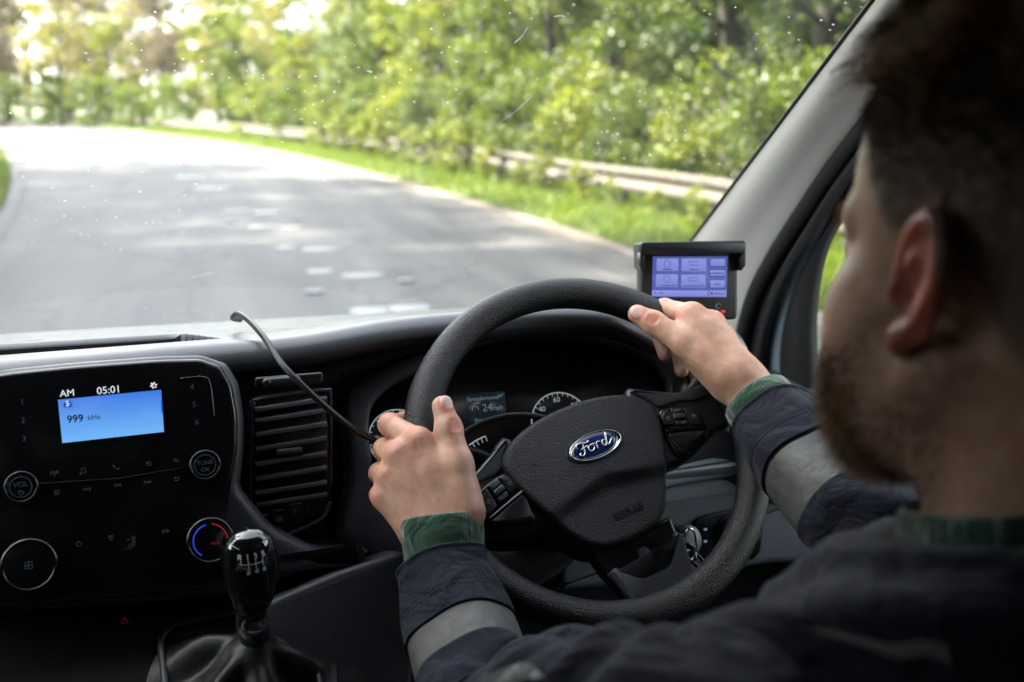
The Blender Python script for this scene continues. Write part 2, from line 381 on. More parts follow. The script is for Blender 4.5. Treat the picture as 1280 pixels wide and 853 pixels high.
for (px, py, wpx, L) in ((462, 389, 48, .30), (512, 386, 52, .26), (400, 340, 32, .30), (454, 345, 52, .30), (358, 310, 26, .3), (401, 312, 48, .32), (330, 284, 40, .34), (362, 285, 32, .34), (300, 264, 40, .4), (334, 266, 34, .4), (268, 236, 44, .6), (240, 222, 40, .8)):
    c = gpt(px, py); dist = np.dot(c-CAM, FW); mk('centre_marking', worn_patch(c, wpx/F_PX*dist, L, -.05), M['paint'], road)
k_stud = 0
for px, py, lab in ((393, 366, 'white cat\'s eye road stud left of the nearest worn centre dashes'), (508, 352, 'white cat\'s eye road stud right of the nearest worn centre dashes'), (289, 278, 'white cat\'s eye road stud left of the middle worn dashes'), (373, 274, 'white cat\'s eye road stud right of the middle worn dashes'), (232, 238, 'farthest left cat\'s eye road stud, small on the bend'), (296, 232, 'farthest right cat\'s eye road stud, small on the bend')):
    c = gpt(px, py); fr = Fr(V(c[0], c[1], 0), V(1, 0, 0), V(0, 0, 1))
    st = empty('road_stud', c, lab, 'road stud', 'cat\'s eye studs along the centre of the road')
    mk('housing', prism(fr, rrect(-.09, -.07, .09, .07, .03), .004, .026, .01), M['stud'], st)
    for s in (-1, 1): mk('reflector', prism(fr, rrect(s*.045-.025, -.085, s*.045+.025, -.071, .005), .008, .022, .002), M['steel'], st)

# crash barrier: a deep double-ridged beam on posts
bar = empty('crash_barrier', (float(RE(14))+1.75, 14, 0), 'weathered pale double ridged crash barrier along the right verge', 'crash barrier')
prof = [(.00, .40), (-.035, .42), (-.045, .47), (-.035, .53), (.03, .56), (.035, .60), (.03, .64), (-.035, .67), (-.045, .73), (-.035, .78), (.0, .80)]
by = np.concatenate([np.linspace(-8, 60, 137), np.linspace(61, 130, 60)]); bv = []
for q in by:
    x0 = float(RE(q))+1.75
    for dx, z in prof: bv.append((x0+dx, q, z+.02*sin(q*.6)))
beam = mk('beam', (np.array(bv), grid_faces(len(by), len(prof))), M['barrier'], bar)
md = beam.modifiers.new('thickness', 'SOLIDIFY'); md.thickness = .006
for q in np.arange(-6, 122, 3.2):
    x0 = float(RE(q))+1.75; fr = Fr(V(x0+.10, q, 0), V(1, 0, 0), V(0, 0, 1))
    mk('post', prism(fr, rrect(-.06, -.05, .06, .05, .012), -.1, .78, .01), M['post'], bar)
# side of the far left: a lighter barrier far along the bend is the same beam

# ---- foliage
def leaves(centres, n_each, spread, size, rng):
    """many bent leaf quads round clump centres -> (verts, faces)"""
    c = np.repeat(np.asarray(centres, float), n_each, 0); m = len(c)
    d = rng.normal(0, 1, (m, 3)); d /= np.linalg.norm(d, axis=1)[:, None]
    pos = c + d*(rng.random((m, 1))**.5)*spread*np.array([1, 1, .75])
    a = rng.normal(0, 1, (m, 3)); a[:, 2] -= .5; a /= np.linalg.norm(a, axis=1)[:, None]
    b = np.cross(a, rng.normal(0, 1, (m, 3))); b /= np.linalg.norm(b, axis=1)[:, None]
    nn = np.cross(a, b); s = size*(.6+.8*rng.random((m, 1)))
    v = np.stack([pos-a*s*.5, pos+b*s*.32+nn*s*.08, pos+a*s*.55, pos-b*s*.32+nn*s*.08], 1).reshape(-1, 3)
    i = np.arange(m)*4
    return v, np.c_[i, i+1, i+2, i+3]
def tree_mesh(seed, h, cr, trunk_r, n_cl, n_leaf, size, low=.25, bare=0.0, spread=.55):
    rng = np.random.default_rng(seed); tubes = []; ends = []
    lean = rng.normal(0, .05, 2)
    top = V(lean[0]*h, lean[1]*h, h*.86); path = catmull([V(0, 0, -.1), V(lean[0]*h*.2, 0, h*.25), V(lean[0]*h*.6+rng.normal(0, .1), lean[1]*h*.5, h*.55), top], 5)
    tubes.append(tube(path, np.linspace(trunk_r, trunk_r*.18, len(path)), 8))
    for k in range(n_cl):
        u = rng.random(); z = h*(low+(1-low)*u**.85)
        rad = cr*np.sqrt(max(.05, 1-((u-.42)/.64)**2))*(.55+.55*rng.random())
        t = 2*pi*(k*.618+rng.random()*.3)
        e = V(lean[0]*z+cos(t)*rad, lean[1]*z+sin(t)*rad, min(z, h*.98)); ends.append(e)
        if k % 2 == 0 or bare:
            z0 = max(.12*h, z-rad*.7); i = np.argmin(np.abs(path[:, 2]-z0)); s = path[i]
            mid = (s+e)/2+V(0, 0, -.1*rad)+rng.normal(0, .12, 3)
            bp = catmull([s, mid, e], 4); r0 = trunk_r*(.34 if k % 4 == 0 else .2)*(1-z0/h*.6)
            tubes.append(tube(bp, np.linspace(r0, .012, len(bp)), 5))
            if bare:
                for q in range(7):
                    i2 = rng.integers(3, len(bp)); e2 = bp[i2]+rng.normal(0, .5, 3)+V(0, 0, .4)
                    tubes.append(tube(np.array([bp[i2], (bp[i2]+e2)/2+rng.normal(0, .06, 3), e2]), [.016, .011, .006], 4)); ends.append(e2)
    inner = [V(*(np.array([e[0], e[1]])*rng.uniform(.2, .75)), e[2]+rng.normal(0, .3)) for e in ends[::2]]
    lv = leaves(np.array(ends+inner), n_leaf, spread, size, rng)
    return join(*tubes), lv
TREES = {}
def tree_kind(key, leafmat, **kw):
    tr, lv = tree_mesh(**kw)
    def mesh(nm, g, m, sm):
        me = bpy.data.meshes.new(nm); me.from_pydata(np.asarray(g[0]).tolist(), [], g[1] if isinstance(g[1], list) else g[1].tolist()); me.update()
        if sm: me.polygons.foreach_set("use_smooth", np.ones(len(me.polygons), bool))
        me.materials.append(m); return me
    TREES[key] = (mesh('trunk', tr, M['bark'], True), mesh('crown', lv, M[leafmat], False))
def plant(name, key, x, y, z, s, rz, label, cat, group, sz=None):
    o = empty(name, (x, y, z), label, cat, group); o.rotation_euler = (0, 0, rz); o.scale = (s, s, s if sz is None else sz)
    for nm, me in zip(('trunk', 'crown'), TREES[key]):
        c = bpy.data.objects.new(nm, me); COL.objects.link(c); c.parent = o
    return o
tree_kind('fresh_a', 'leaf_fresh', seed=1, h=9, cr=3.0, trunk_r=.17, n_cl=56, n_leaf=200, size=.13, low=.12, spread=.47)
tree_kind('fresh_b', 'leaf_fresh', seed=2, h=10.5, cr=2.6, trunk_r=.2, n_cl=52, n_leaf=200, size=.125, low=.16, spread=.46)
tree_kind('green_a', 'leaf_green', seed=3, h=11, cr=3.4, trunk_r=.27, n_cl=62, n_leaf=205, size=.13, low=.16, spread=.48)
tree_kind('green_b', 'leaf_green', seed=4, h=9.5, cr=3.0, trunk_r=.2, n_cl=70, n_leaf=165, size=.13, low=.10)
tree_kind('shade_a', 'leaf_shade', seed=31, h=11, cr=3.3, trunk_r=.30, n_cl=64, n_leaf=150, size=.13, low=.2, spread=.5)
tree_kind('pale_a', 'leaf_pale', seed=5, h=12, cr=3.2, trunk_r=.2, n_cl=70, n_leaf=120, size=.16, low=.14, spread=.7)
tree_kind('bud_a', 'leaf_bud', seed=6, h=13, cr=3.4, trunk_r=.22, n_cl=60, n_leaf=20, size=.15, low=.22, bare=1, spread=.6)
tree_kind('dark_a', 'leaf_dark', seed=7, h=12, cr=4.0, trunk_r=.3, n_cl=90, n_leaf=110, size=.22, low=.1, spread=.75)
tree_kind('bush_a', 'leaf_fresh', seed=8, h=1.9, cr=1.0, trunk_r=.04, n_cl=30, n_leaf=110, size=.075, low=.12, spread=.3)
tree_kind('bush_b', 'leaf_green', seed=9, h=2.4, cr=1.3, trunk_r=.05, n_cl=36, n_leaf=120, size=.085, low=.1, spread=.36)
tree_kind('sapling', 'leaf_fresh', seed=10, h=1.15, cr=.34, trunk_r=.02, n_cl=16, n_leaf=36, size=.085, low=.15, spread=.16)
ORD = ['first', 'second', 'third', 'fourth', 'fifth', 'sixth', 'seventh', 'eighth', 'ninth', 'tenth', 'eleventh', 'twelfth', 'thirteenth', 'fourteenth']
GT = 'trees along the right side of the road'
row1 = [  # y, offset from road edge, kind, scale, words
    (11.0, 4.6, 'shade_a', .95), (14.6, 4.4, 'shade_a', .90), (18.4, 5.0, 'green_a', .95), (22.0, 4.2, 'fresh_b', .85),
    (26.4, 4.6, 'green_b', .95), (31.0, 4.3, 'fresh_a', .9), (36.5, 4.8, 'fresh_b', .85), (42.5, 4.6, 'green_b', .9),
    (49.5, 4.6, 'fresh_a', .95), (57.5, 5.2, 'pale_a', .75), (66.0, 5.0, 'fresh_b', .8), (75.0, 5.5, 'fresh_a', .9)]
WORDS = {'shade_a': 'shady deep green tree', 'green_a': 'deep green broad tree', 'green_b': 'mid green rounded tree', 'fresh_a': 'bright yellow green bushy tree', 'fresh_b': 'slim fresh green tree', 'pale_a': 'pale thin leaved tree', 'bud_a': 'brown budding tree with bare twigs'}
rt = np.random.default_rng(21)
for i, (y, off, k, s) in enumerate(row1):
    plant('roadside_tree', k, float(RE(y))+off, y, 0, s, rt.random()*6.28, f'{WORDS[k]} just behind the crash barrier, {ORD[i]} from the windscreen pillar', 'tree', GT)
row2 = [(13, 10, 'shade_a', 1.15), (17.5, 10, 'shade_a', 1.15), (22.5, 9.5, 'fresh_a', 1.15), (28, 10.5, 'green_b', 1.2), (34, 10, 'fresh_b', 1.1), (41, 11, 'green_a', 1.05), (49, 11, 'bud_a', .85), (58, 11, 'fresh_b', .95), (68, 12, 'pale_a', .85), (22, 17, 'green_a', 1.2), (31, 18, 'green_b', 1.3), (40, 19, 'green_a', 1.1), (16, 17, 'green_b', 1.25), (50, 20, 'green_b', 1.1)]
for i, (y, off, k, s) in enumerate(row2):
    plant('woodland_tree', k, float(RE(y))+off, y, -.05, s, rt.random()*6.28, 'leafy tree standing deeper in the wood behind the roadside row', 'tree', 'trees deeper in the wood')
for i, (y, off, k, s) in enumerate([(13, 23, 'green_b', 1.5), (20, 24, 'green_a', 1.5), (27, 25, 'green_b', 1.6), (35, 26, 'green_a', 1.5), (44, 27, 'fresh_b', 1.5), (53, 26, 'green_b', 1.5), (62, 20, 'green_a', 1.3), (72, 20, 'fresh_a', 1.3), (83, 18, 'green_b', 1.2), (84, 9, 'fresh_b', .95), (92, 10, 'pale_a', .95), (26, 12, 'fresh_b', 1.3), (37.5, 13, 'green_b', 1.3), (46, 14, 'fresh_a', 1.35), (55, 15, 'green_a', 1.2), (64, 14, 'fresh_b', 1.2)]):
    plant('woodland_tree', k, float(RE(y))+off, y, -.05, s, rt.random()*6.28, 'leafy tree standing deeper in the wood behind the roadside row', 'tree', 'trees deeper in the wood')
for i, (y, off, s) in enumerate([(12, 7, 1.9), (15.5, 8, 2.1), (19.5, 7.4, 2.0), (24, 7.6, 2.2), (29, 7.2, 2.1), (34, 7.6, 2.3), (40, 7.4, 2.2), (47, 7.5, 2.4), (55, 7.5, 2.4), (64, 8, 2.5), (74, 8, 2.6), (17, 14, 2.4), (24, 15, 2.6), (32, 15, 2.6), (41, 16, 2.8)]):
    plant('understorey_bush', 'bush_b', float(RE(y))+off, y, -.05, s, rt.random()*6.28, 'tall leafy bush filling the gap under the woodland trees', 'bush', 'bushes under the woodland trees')
# far bend: pale, budding and yellow trees against the white sky
far = [(-29, 108, 'pale_a', .80, 'pale thin tree at the far left of the bend'), (-23.5, 112, 'bud_a', .85, 'brown budding tree at the far bend, left of the yellow tree'), (-19, 104, 'bud_a', .80, 'brown twiggy tree at the far bend, beside the yellow tree'),
       (-13.5, 98, 'pale_a', .85, 'pale yellow tree at the far bend, right of the brown trees'), (-8, 92, 'fresh_a', .75, 'low bright green tree where the verge meets the far bend'), (-4.0, 84, 'bud_a', .72, 'sparse budding tree before the white gap of sky'), (-33, 118, 'fresh_b', .7, 'small green tree at the left edge of the far bend'), (-15.5, 120, 'fresh_a', .9, 'yellow green tree behind the brown trees at the bend'), (-26, 96, 'pale_a', .72, 'pale yellowish tree before the brown trees at the bend'), (-21.2, 118, 'bud_a', .95, 'tall brown tree rising behind the far bend'), (-11.5, 110, 'bud_a', .9, 'thin brown tree between the yellow trees at the bend'), (-6, 100, 'pale_a', .85, 'pale tree right of the white sky gap at the bend'), (-37, 112, 'pale_a', .8, 'pale tree at the outer left edge of the far bend')]
for x, y, k, s, lab in far: plant('far_tree', k, x, y, 0, s*1.28, rt.random()*6.28, lab, 'tree', 'trees at the far bend')
for i, (x, y, k, s) in enumerate([(-44, 128, 'pale_a', 1.2), (-39, 131, 'bud_a', 1.25), (-34.5, 127, 'fresh_b', 1.15), (-30, 133, 'bud_a', 1.35), (-26, 128, 'pale_a', 1.25), (-22, 134, 'fresh_a', 1.5), (-17, 130, 'bud_a', 1.35), (-13, 126, 'pale_a', 1.1), (-8.5, 122, 'bud_a', 1.2), (-3, 117, 'fresh_b', 1.2), (1, 110, 'pale_a', 1.1), (5, 104, 'green_b', 1.2)]):
    plant('background_tree', k, x, y, 0, s, rt.random()*6.28, 'pale tree in the hazy wood behind the trees of the far bend', 'tree', 'trees behind the far bend')
for i, (x, y, s) in enumerate(((-36, 100, 1.5), (-31, 102, 1.4), (-26.5, 101, 1.6), (-22, 99, 1.3), (-18, 96, 1.7), (-13.5, 93, 1.4), (-9.5, 88, 1.6), (-6.2, 82, 1.3), (-3.0, 76, 1.5))):
    plant('far_bush', 'bush_b', x, y, 0, s, rt.random()*6.28, f'low green bush along the far bend, {ORD[i]} from the left', 'bush', 'bushes along the far bend')
# left side: the trees whose shade lies over the van and the near lane
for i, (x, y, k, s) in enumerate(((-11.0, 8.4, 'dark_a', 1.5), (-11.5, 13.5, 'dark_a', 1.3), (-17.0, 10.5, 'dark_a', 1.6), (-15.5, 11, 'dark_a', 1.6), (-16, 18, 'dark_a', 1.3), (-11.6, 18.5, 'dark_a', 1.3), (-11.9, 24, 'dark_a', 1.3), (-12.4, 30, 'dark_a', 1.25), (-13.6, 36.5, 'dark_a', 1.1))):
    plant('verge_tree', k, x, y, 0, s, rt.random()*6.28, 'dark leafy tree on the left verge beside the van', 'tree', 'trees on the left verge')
plant('hedge_tree', 'dark_a', -12.9, 47.0, 0, .72, 1.2, 'dark green tree at the left edge of the windscreen view', 'tree', 'trees on the left verge')
# bushes in and before the barrier
for i, (y, off, k, s) in enumerate(((12.4, 2.9, 'bush_b', 1.0), (15.2, 3.1, 'bush_a', 1.2), (17.6, 2.9, 'bush_b', .9), (20.0, 2.8, 'bush_a', 1.3), (22.8, 2.6, 'bush_b', 1.0), (26.0, 2.7, 'bush_a', 1.3), (29.5, 2.6, 'bush_b', 1.0), (33.5, 2.6, 'bush_a', 1.4), (38, 2.7, 'bush_b', 1.1), (43, 2.6, 'bush_a', 1.4), (49, 2.7, 'bush_b', 1.2), (56, 2.8, 'bush_a', 1.5))):
    plant('hedge_bush', k, float(RE(y))+off, y, 0, s, rt.random()*6.28, f'leafy bush pressing against the back of the crash barrier, {ORD[i]} from the windscreen pillar', 'bush', 'bushes behind the crash barrier')
YS = sorted([13.0, 14.5, 17.2, 20.4, 24.6, 28.5, 33.5, 39.5, 15.9, 18.9, 22.4, 26.6, 30.8, 36.4])
for i, (y, off, s) in enumerate(((13.0, 1.45, .5), (14.5, 1.5, .4), (17.2, 1.4, .6), (20.4, 1.45, .5), (24.6, 1.35, 1.05), (28.5, 1.4, .9), (33.5, 1.3, 1.1), (39.5, 1.3, 1.0), (15.9, 1.42, .45), (18.9, 1.38, .7), (22.4, 1.36, .7), (26.6, 1.4, 1.0), (30.8, 1.3, 1.1), (36.4, 1.3, 1.2))):
    plant('verge_shrub', 'sapling', float(RE(y))+off, y, .05, s*1.15, rt.random()*6.28, f'small leafy shrub growing up in front of the crash barrier, {ORD[YS.index(y)]} from the windscreen pillar', 'shrub', 'shrubs in front of the crash barrier', sz=s)
# grass blades on both verges
def blades(n, fx, y0, y1, w0, w1, rng):
    y = y0+(y1-y0)*rng.random(n)**1.5; x = np.array([float(fx(q)) for q in y])+w0+(w1-w0)*rng.random(n)
    h = .06+.14*rng.random(n)*np.clip((x-np.array([float(fx(q)) for q in y]))/.5 if w0 >= 0 else 1, .35, 1.3); a = rng.random(n)*6.28; wd = .012+.006*rng.random(n); ln = rng.normal(0, .05, (n, 2))
    b = np.c_[x, y, np.full(n, .03)]; dx = np.c_[np.cos(a)*wd, np.sin(a)*wd, np.zeros(n)]
    t = b+np.c_[ln[:, 0], ln[:, 1], h]
    v = np.stack([b-dx, b+dx, t+dx*.2, t-dx*.2], 1).reshape(-1, 3); i = np.arange(n)*4
    return v, np.c_[i, i+1, i+2, i+3]
gr = mk('verge_grass', blades(52000, RE, 7, 75, .02, 3.4, rt), M['grass'], smooth=False); tag(gr, 'sunlit bright green grass along the right verge', 'grass', kind='stuff')
gl_ = mk('verge_grass', blades(16000, LE, 12, 70, -3.5, -.03, rt), M['grass'], smooth=False); tag(gl_, 'green grass on the inner verge at the left edge', 'grass', kind='stuff')
# ================================================================== THE VAN
van = empty('van', (-.1, .5, .6), 'van cab seen from inside with dusty windscreen and pale right pillar', 'van')
# windscreen: sloping, curved across, dusty
PA, PB = V(.78, 1.58, 1.62), V(.70, .99, 1.97)
def edge(t): return PA + (PB-PA)*t                       # t 0 at the lower pillar, 1 higher up
def scr(t, u):                                           # u -1..1 across
    r = edge(t); half = r[0]+.1; return V(-.1+half*u, r[1]+.16*(1-u*u), r[2]+.02*(1-u*u))
ts, us = np.linspace(-.72, 1.42, 30), np.linspace(-1, 1, 41)
def mat_glass():
    m = bpy.data.materials.new('dusty_glass'); m.use_nodes = True; nt = m.node_tree; n, l = nt.nodes, nt.links; n.remove(n["Principled BSDF"])
    out = n["Material Output"]; tc = n.new("ShaderNodeTexCoord")
    tr = n.new("ShaderNodeBsdfTransparent"); tr.inputs[0].default_value = (.93, .95, .94, 1)
    gl = n.new("ShaderNodeBsdfGlossy"); gl.inputs["Roughness"].default_value = .0
    fr = n.new("ShaderNodeFresnel"); fr.inputs[0].default_value = 1.45
    ml = n.new("ShaderNodeMath"); ml.operation = 'MULTIPLY'; ml.inputs[1].default_value = .22; l.new(fr.outputs[0], ml.inputs[0])
    m1 = n.new("ShaderNodeMixShader"); l.new(ml.outputs[0], m1.inputs[0]); l.new(tr.outputs[0], m1.inputs[1]); l.new(gl.outputs[0], m1.inputs[2])
    ds = n.new("ShaderNodeBsdfTranslucent"); ds.inputs[0].default_value = (.9, .9, .88, 1)
    # specks of two sizes, a wiped film and a few rain smears
    def specks(scale, r0, keep):
        v = n.new("ShaderNodeTexVoronoi"); v.inputs["Scale"].default_value = scale; l.new(tc.outputs["Object"], v.inputs["Vector"])
        a = n.new("ShaderNodeMath"); a.operation = 'LESS_THAN'; a.inputs[1].default_value = r0; l.new(v.outputs["Distance"], a.inputs[0])
        b = n.new("ShaderNodeSeparateColor"); l.new(v.outputs["Color"], b.inputs[0])
        c = n.new("ShaderNodeMath"); c.operation = 'GREATER_THAN'; c.inputs[1].default_value = 1-keep; l.new(b.outputs[0], c.inputs[0])
        d = n.new("ShaderNodeMath"); d.operation = 'MULTIPLY'; l.new(a.outputs[0], d.inputs[0]); l.new(c.outputs[0], d.inputs[1]); return d
    s1, s2 = specks(95, .12, .3), specks(48, .08, .25)
    f = n.new("ShaderNodeTexNoise"); f.inputs["Scale"].default_value = 5; f.inputs["Detail"].default_value = 6
    mp = n.new("ShaderNodeMapping"); mp.inputs["Scale"].default_value = (3, .5, .5); l.new(tc.outputs["Object"], mp.inputs[0]); l.new(mp.outputs[0], f.inputs["Vector"])
    fm = n.new("ShaderNodeMapRange"); fm.inputs[1].default_value = .35; fm.inputs[2].default_value = .75; fm.inputs[3].default_value = .005; fm.inputs[4].default_value = .024; l.new(f.outputs[0], fm.inputs[0])
    sa = n.new("ShaderNodeMath"); sa.operation = 'MAXIMUM'; l.new(s1.outputs[0], sa.inputs[0]); l.new(s2.outputs[0], sa.inputs[1])
    sb = n.new("ShaderNodeMath"); sb.operation = 'MULTIPLY'; l.new(sa.outputs[0], sb.inputs[0]); pn = n.new('ShaderNodeTexNoise'); pn.inputs['Scale'].default_value = 4; l.new(tc.outputs['Object'], pn.inputs['Vector']); pr_ = n.new('ShaderNodeMapRange'); pr_.inputs[1].default_value = .35; pr_.inputs[2].default_value = .7; pr_.inputs[3].default_value = .08; pr_.inputs[4].default_value = .55; l.new(pn.outputs[0], pr_.inputs[0]); l.new(pr_.outputs[0], sb.inputs[1])
    sc = n.new("ShaderNodeMath"); sc.operation = 'MAXIMUM'; l.new(sb.outputs[0], sc.inputs[0]); l.new(fm.outputs[0], sc.inputs[1])
    m2 = n.new("ShaderNodeMixShader"); l.new(sc.outputs[0], m2.inputs[0]); l.new(m1.outputs[0], m2.inputs[1]); l.new(ds.outputs[0], m2.inputs[2]); l.new(m2.outputs[0], out.inputs[0]); return m
def mat_clear():
    m = bpy.data.materials.new('side_glass'); m.use_nodes = True; nt = m.node_tree; n, l = nt.nodes, nt.links; n.remove(n["Principled BSDF"])
    tr = n.new("ShaderNodeBsdfTransparent"); tr.inputs[0].default_value = (.86, .90, .88, 1); gl = n.new("ShaderNodeBsdfGlossy"); gl.inputs["Roughness"].default_value = 0
    mx = n.new("ShaderNodeMixShader"); mx.inputs[0].default_value = .04; l.new(tr.outputs[0], mx.inputs[1]); l.new(gl.outputs[0], mx.inputs[2]); l.new(mx.outputs[0], n["Material Output"].inputs[0]); return m
M['glass'] = mat_glass(); M['side_glass'] = mat_clear()
gv = np.array([scr(t, u) for t in ts for u in us])
wind = mk('windscreen', (gv, grid_faces(len(ts), len(us))), M['glass'], van); wind['label'] = 'dusty speckled windscreen'
# scratches and dried splashes on the glass
def on_glass(px, py):
    r = ray(px, py); best = None
    a, b = .3, 3.0
    for _ in range(60):
        m_ = (a+b)/2; q = CAM+r*m_; t = (q[2]-PA[2])/(PB[2]-PA[2]); u = (q[0]+.1)/(edge(t)[0]+.1); s = scr(t, u)
        if q[1] < s[1]: a = m_
        else: b = m_
    return CAM + r*(a-.002)
M['smear'] = mat('dried_splash', (.75, .75, .7), .7)
for pts, wd in (([(626, 152), (645, 139), (664, 121)], .00022), ([(110, 138), (113, 130), (116, 118)], .0006), ([(112, 140), (116, 128), (117, 116)], .0004), ([(240, 348), (253, 344), (266, 341)], .0004), ([(40, 305), (46, 300), (50, 303)], .0006), ([(643, 54), (652, 46), (660, 34)], .0005), ([(692, 21), (700, 20), (706, 21)], .0004)):
    mk('splash', tube(catmull([on_glass(*p) for p in pts], 4), [wd*.4]+[wd]*(len(pts)*4-5)+[wd*.3], 5), M['smear'], wind)

# door plane (leans inward towards the roof)
DO, DN = V(.84, 1.3, 1.6), unit(V(-1, 0, -.2))
def dp(px, py, off=0.0): return hit(px, py, DO+DN*off, DN)
seal_px = [(1262, -60), (1170, 50), (1090, 150), (1040, 215), (1000, 275), (968, 325), (945, 370), (931, 420), (926, 470), (927, 540)]
Bc = catmull([dp(*p) for p in seal_px], 6)
# right pillar trim: from the glass edge round to the door seal
pil = []
tB = np.linspace(0, 1, len(Bc)); nA = len(Bc)
for i, q in enumerate(Bc):
    f_ = i/(nA-1); t = 1.42 + (-.62-1.42)*f_
    A = edge(t)+V(-.004, -.012, .0); d = q-A; bul = V(-.45, -.85, .25)
    for k in range(11):
        s = k/10; prof_b = float(np.interp(s, [0, .08, .18, .28, .38, .5, .62, .75, .88, 1], [0, .013, .026, .031, .029, .021, .015, .014, .011, 0]))
        pil.append(A+d*s+unit(bul)*prof_b)
mk('pillar_trim', (np.array(pil), grid_faces(nA, 11)), M['pillar'], van)
# black band around the glass edge
mk('windscreen_seal', tube(np.array([edge(t)+V(-.004, -.008, 0) for t in np.linspace(-.7, 1.4, 20)]), .003, 8), M['rubber'], van)
door = mk('door', join(box(Fr(V(.90, .6, .6), V(0, -1, 0), V(-1, 0, -.0)), -.96, .9, 0, .80, -.03, .03, .015)), M['dash_grey'], van)
mk('door_seal', tube(Bc+DN*.004, .0135, 12), M['rubber'], door)
mk('door_seal', tube(catmull([dp(*p, .0) for p in [(1290, -60), (1196, 55), (1112, 155), (1058, 222), (1018, 282), (984, 338), (964, 385), (953, 430), (950, 475), (951, 540)]], 6), .010, 10), M['satin_black'], door)
def band(pa, pb, off, m_, name, thick=.012):
    a = catmull([dp(*p, off) for p in pa], 5); b = catmull([dp(*p, off) for p in pb], 5); k = len(a)
    v = np.concatenate([np.stack([a[i], b[i], b[i]-DN*thick, a[i]-DN*thick]) for i in range(k)])
    o = mk(name, (v, grid_faces(k, 4, True)), m_, door); return o
c1 = [(1280, -60), (1186, 55), (1102, 155), (1052, 222), (1012, 285), (978, 345), (961, 395), (954, 440), (953, 480), (955, 560)]
c2 = [(1290, -60), (1196, 55), (1112, 158), (1064, 225), (1028, 290), (996, 348), (981, 398), (975, 440), (975, 480), (977, 560)]
c3 = [(1300, -60), (1215, 55), (1132, 160), (1085, 228), (1052, 265), (1028, 300), (1014, 345), (1008, 400), (1009, 450), (1014, 560)]
band(seal_px, c1, -.006, M['rubber'], 'seal_web', .02)
band(c1, c2, -.016, M['door_grey'], 'frame_strip')
band(c2, c3, -.010, M['rubber'], 'window_seal', .02)
wing = [dp(*p, -.022) for p in c3]; q0 = wing[0]; 
wv = np.array(wing + [V(.86, .55, 1.28), V(.72, .55, 2.05)]); mk('window', (wv, [list(range(len(wv)))]), M['side_glass'], door)
# roof, sides, floor, bulkhead, bonnet
R0 = Fr(V(-.1, .0, 2.09), V(1, 0, 0), V(0, 0, 1))
mk('roof', prism(R0, rrect(-.83, -.55, .83, .88, .08), 0, .05, .02), M['headliner'], van)
mk('bulkhead', box(Fr(V(-.1, -.52, .6), V(-1, 0, 0), V(0, 1, 0)), -1.0, 1.0, 0, 1.55, -.03, 0), M['shell'], van)
mk('side_wall', box(Fr(V(-1.1, 0, .6), V(0, 1, 0), V(1, 0, 0)), -.54, 2.1, 0, 1.02, -.03, 0), M['shell'], van)
LW = Fr(V(-1.02, 0, 1.60), V(0, 1, 0), V(1, 0, .15))
for q in ((-.54, .66, .0, .52), (1.42, 1.75, 0, .52), (.66, 1.42, .47, .52)): mk('side_wall', box(LW, q[0], q[1], q[2], q[3], -.03, 0), M['shell'], van)  # unseen; rear piece covers part of the window to dim the cab
mk('side_window', box(LW, .66, 1.42, -.0, .47, -.018, -.014), M['side_glass'], van)
mk('floor', box(Fr(V(-.1, .75, .56), V(1, 0, 0), V(0, 0, 1)), -1.0, 1.0, -1.3, 1.3, -.04, 0), M['matt_black'], van)
mk('firewall', box(Fr(V(-.1, 2.0, .56), V(1, 0, 0), V(0, -1, 0)), -1.0, 1.0, 0, .86, -.03, 0), M['shell'], van)
M['bonnet'] = mat('bonnet_paint', (.5, .51, .52), .3, coat=.6)
bn = [V(-.1+.98*u, 2.02+.75*s-.1*u*u*s, 1.36-.22*s**1.6-.06*u*u) for s in np.linspace(0, 1, 10) for u in np.linspace(-1, 1, 15)]
mk('bonnet', (np.array(bn), grid_faces(10, 15)), M['bonnet'], van)
# unseen wall added over the rear of the driver's window to block its light
mk('side_wall', box(Fr(V(.88, -.25, 1.30), V(0, -1, 0), V(-1, 0, -.2)), -.84, .3, 0, .82, -.03, 0), M['shell'], van)

# ================================================================== DASHBOARD
dashb = empty('dashboard', (-.1, 1.1, 1.3), 'black grained van dashboard with radio panel, air vent and instrument cluster', 'dashboard')
prof = [(1.93, 1.435), (1.70, 1.495), (1.5, 1.530), (1.36, 1.558), (1.25, 1.578), (1.14, 1.598), (1.06, 1.612), (1.02, 1.617), (1.003, 1.616), (.993, 1.609), (.989, 1.600), (.992, 1.592), (1.000, 1.587), (1.022, 1.583), (1.034, 1.570), (1.038, 1.53), (1.043, 1.47), (1.052, 1.42), (1.075, 1.35), (1.11, 1.25), (1.16, 1.1), (1.22, .9)]
pd_ = np.array(prof); q_ = np.unique(np.round(np.r_[np.linspace(1.02, 1.25, 47)], 4))[::-1]
zi_ = np.interp(q_, pd_[:8][::-1, 0], pd_[:8][::-1, 1]); prof = [p for p in prof if p[0] > 1.251] + list(zip(q_, zi_)) + [p for p in prof[8:]]
NTOP = len([p for p in prof if p[0] > 1.251]) + len(q_) + 2
xs_ = np.concatenate([np.linspace(-1.02, .80, 240)])
dv = []
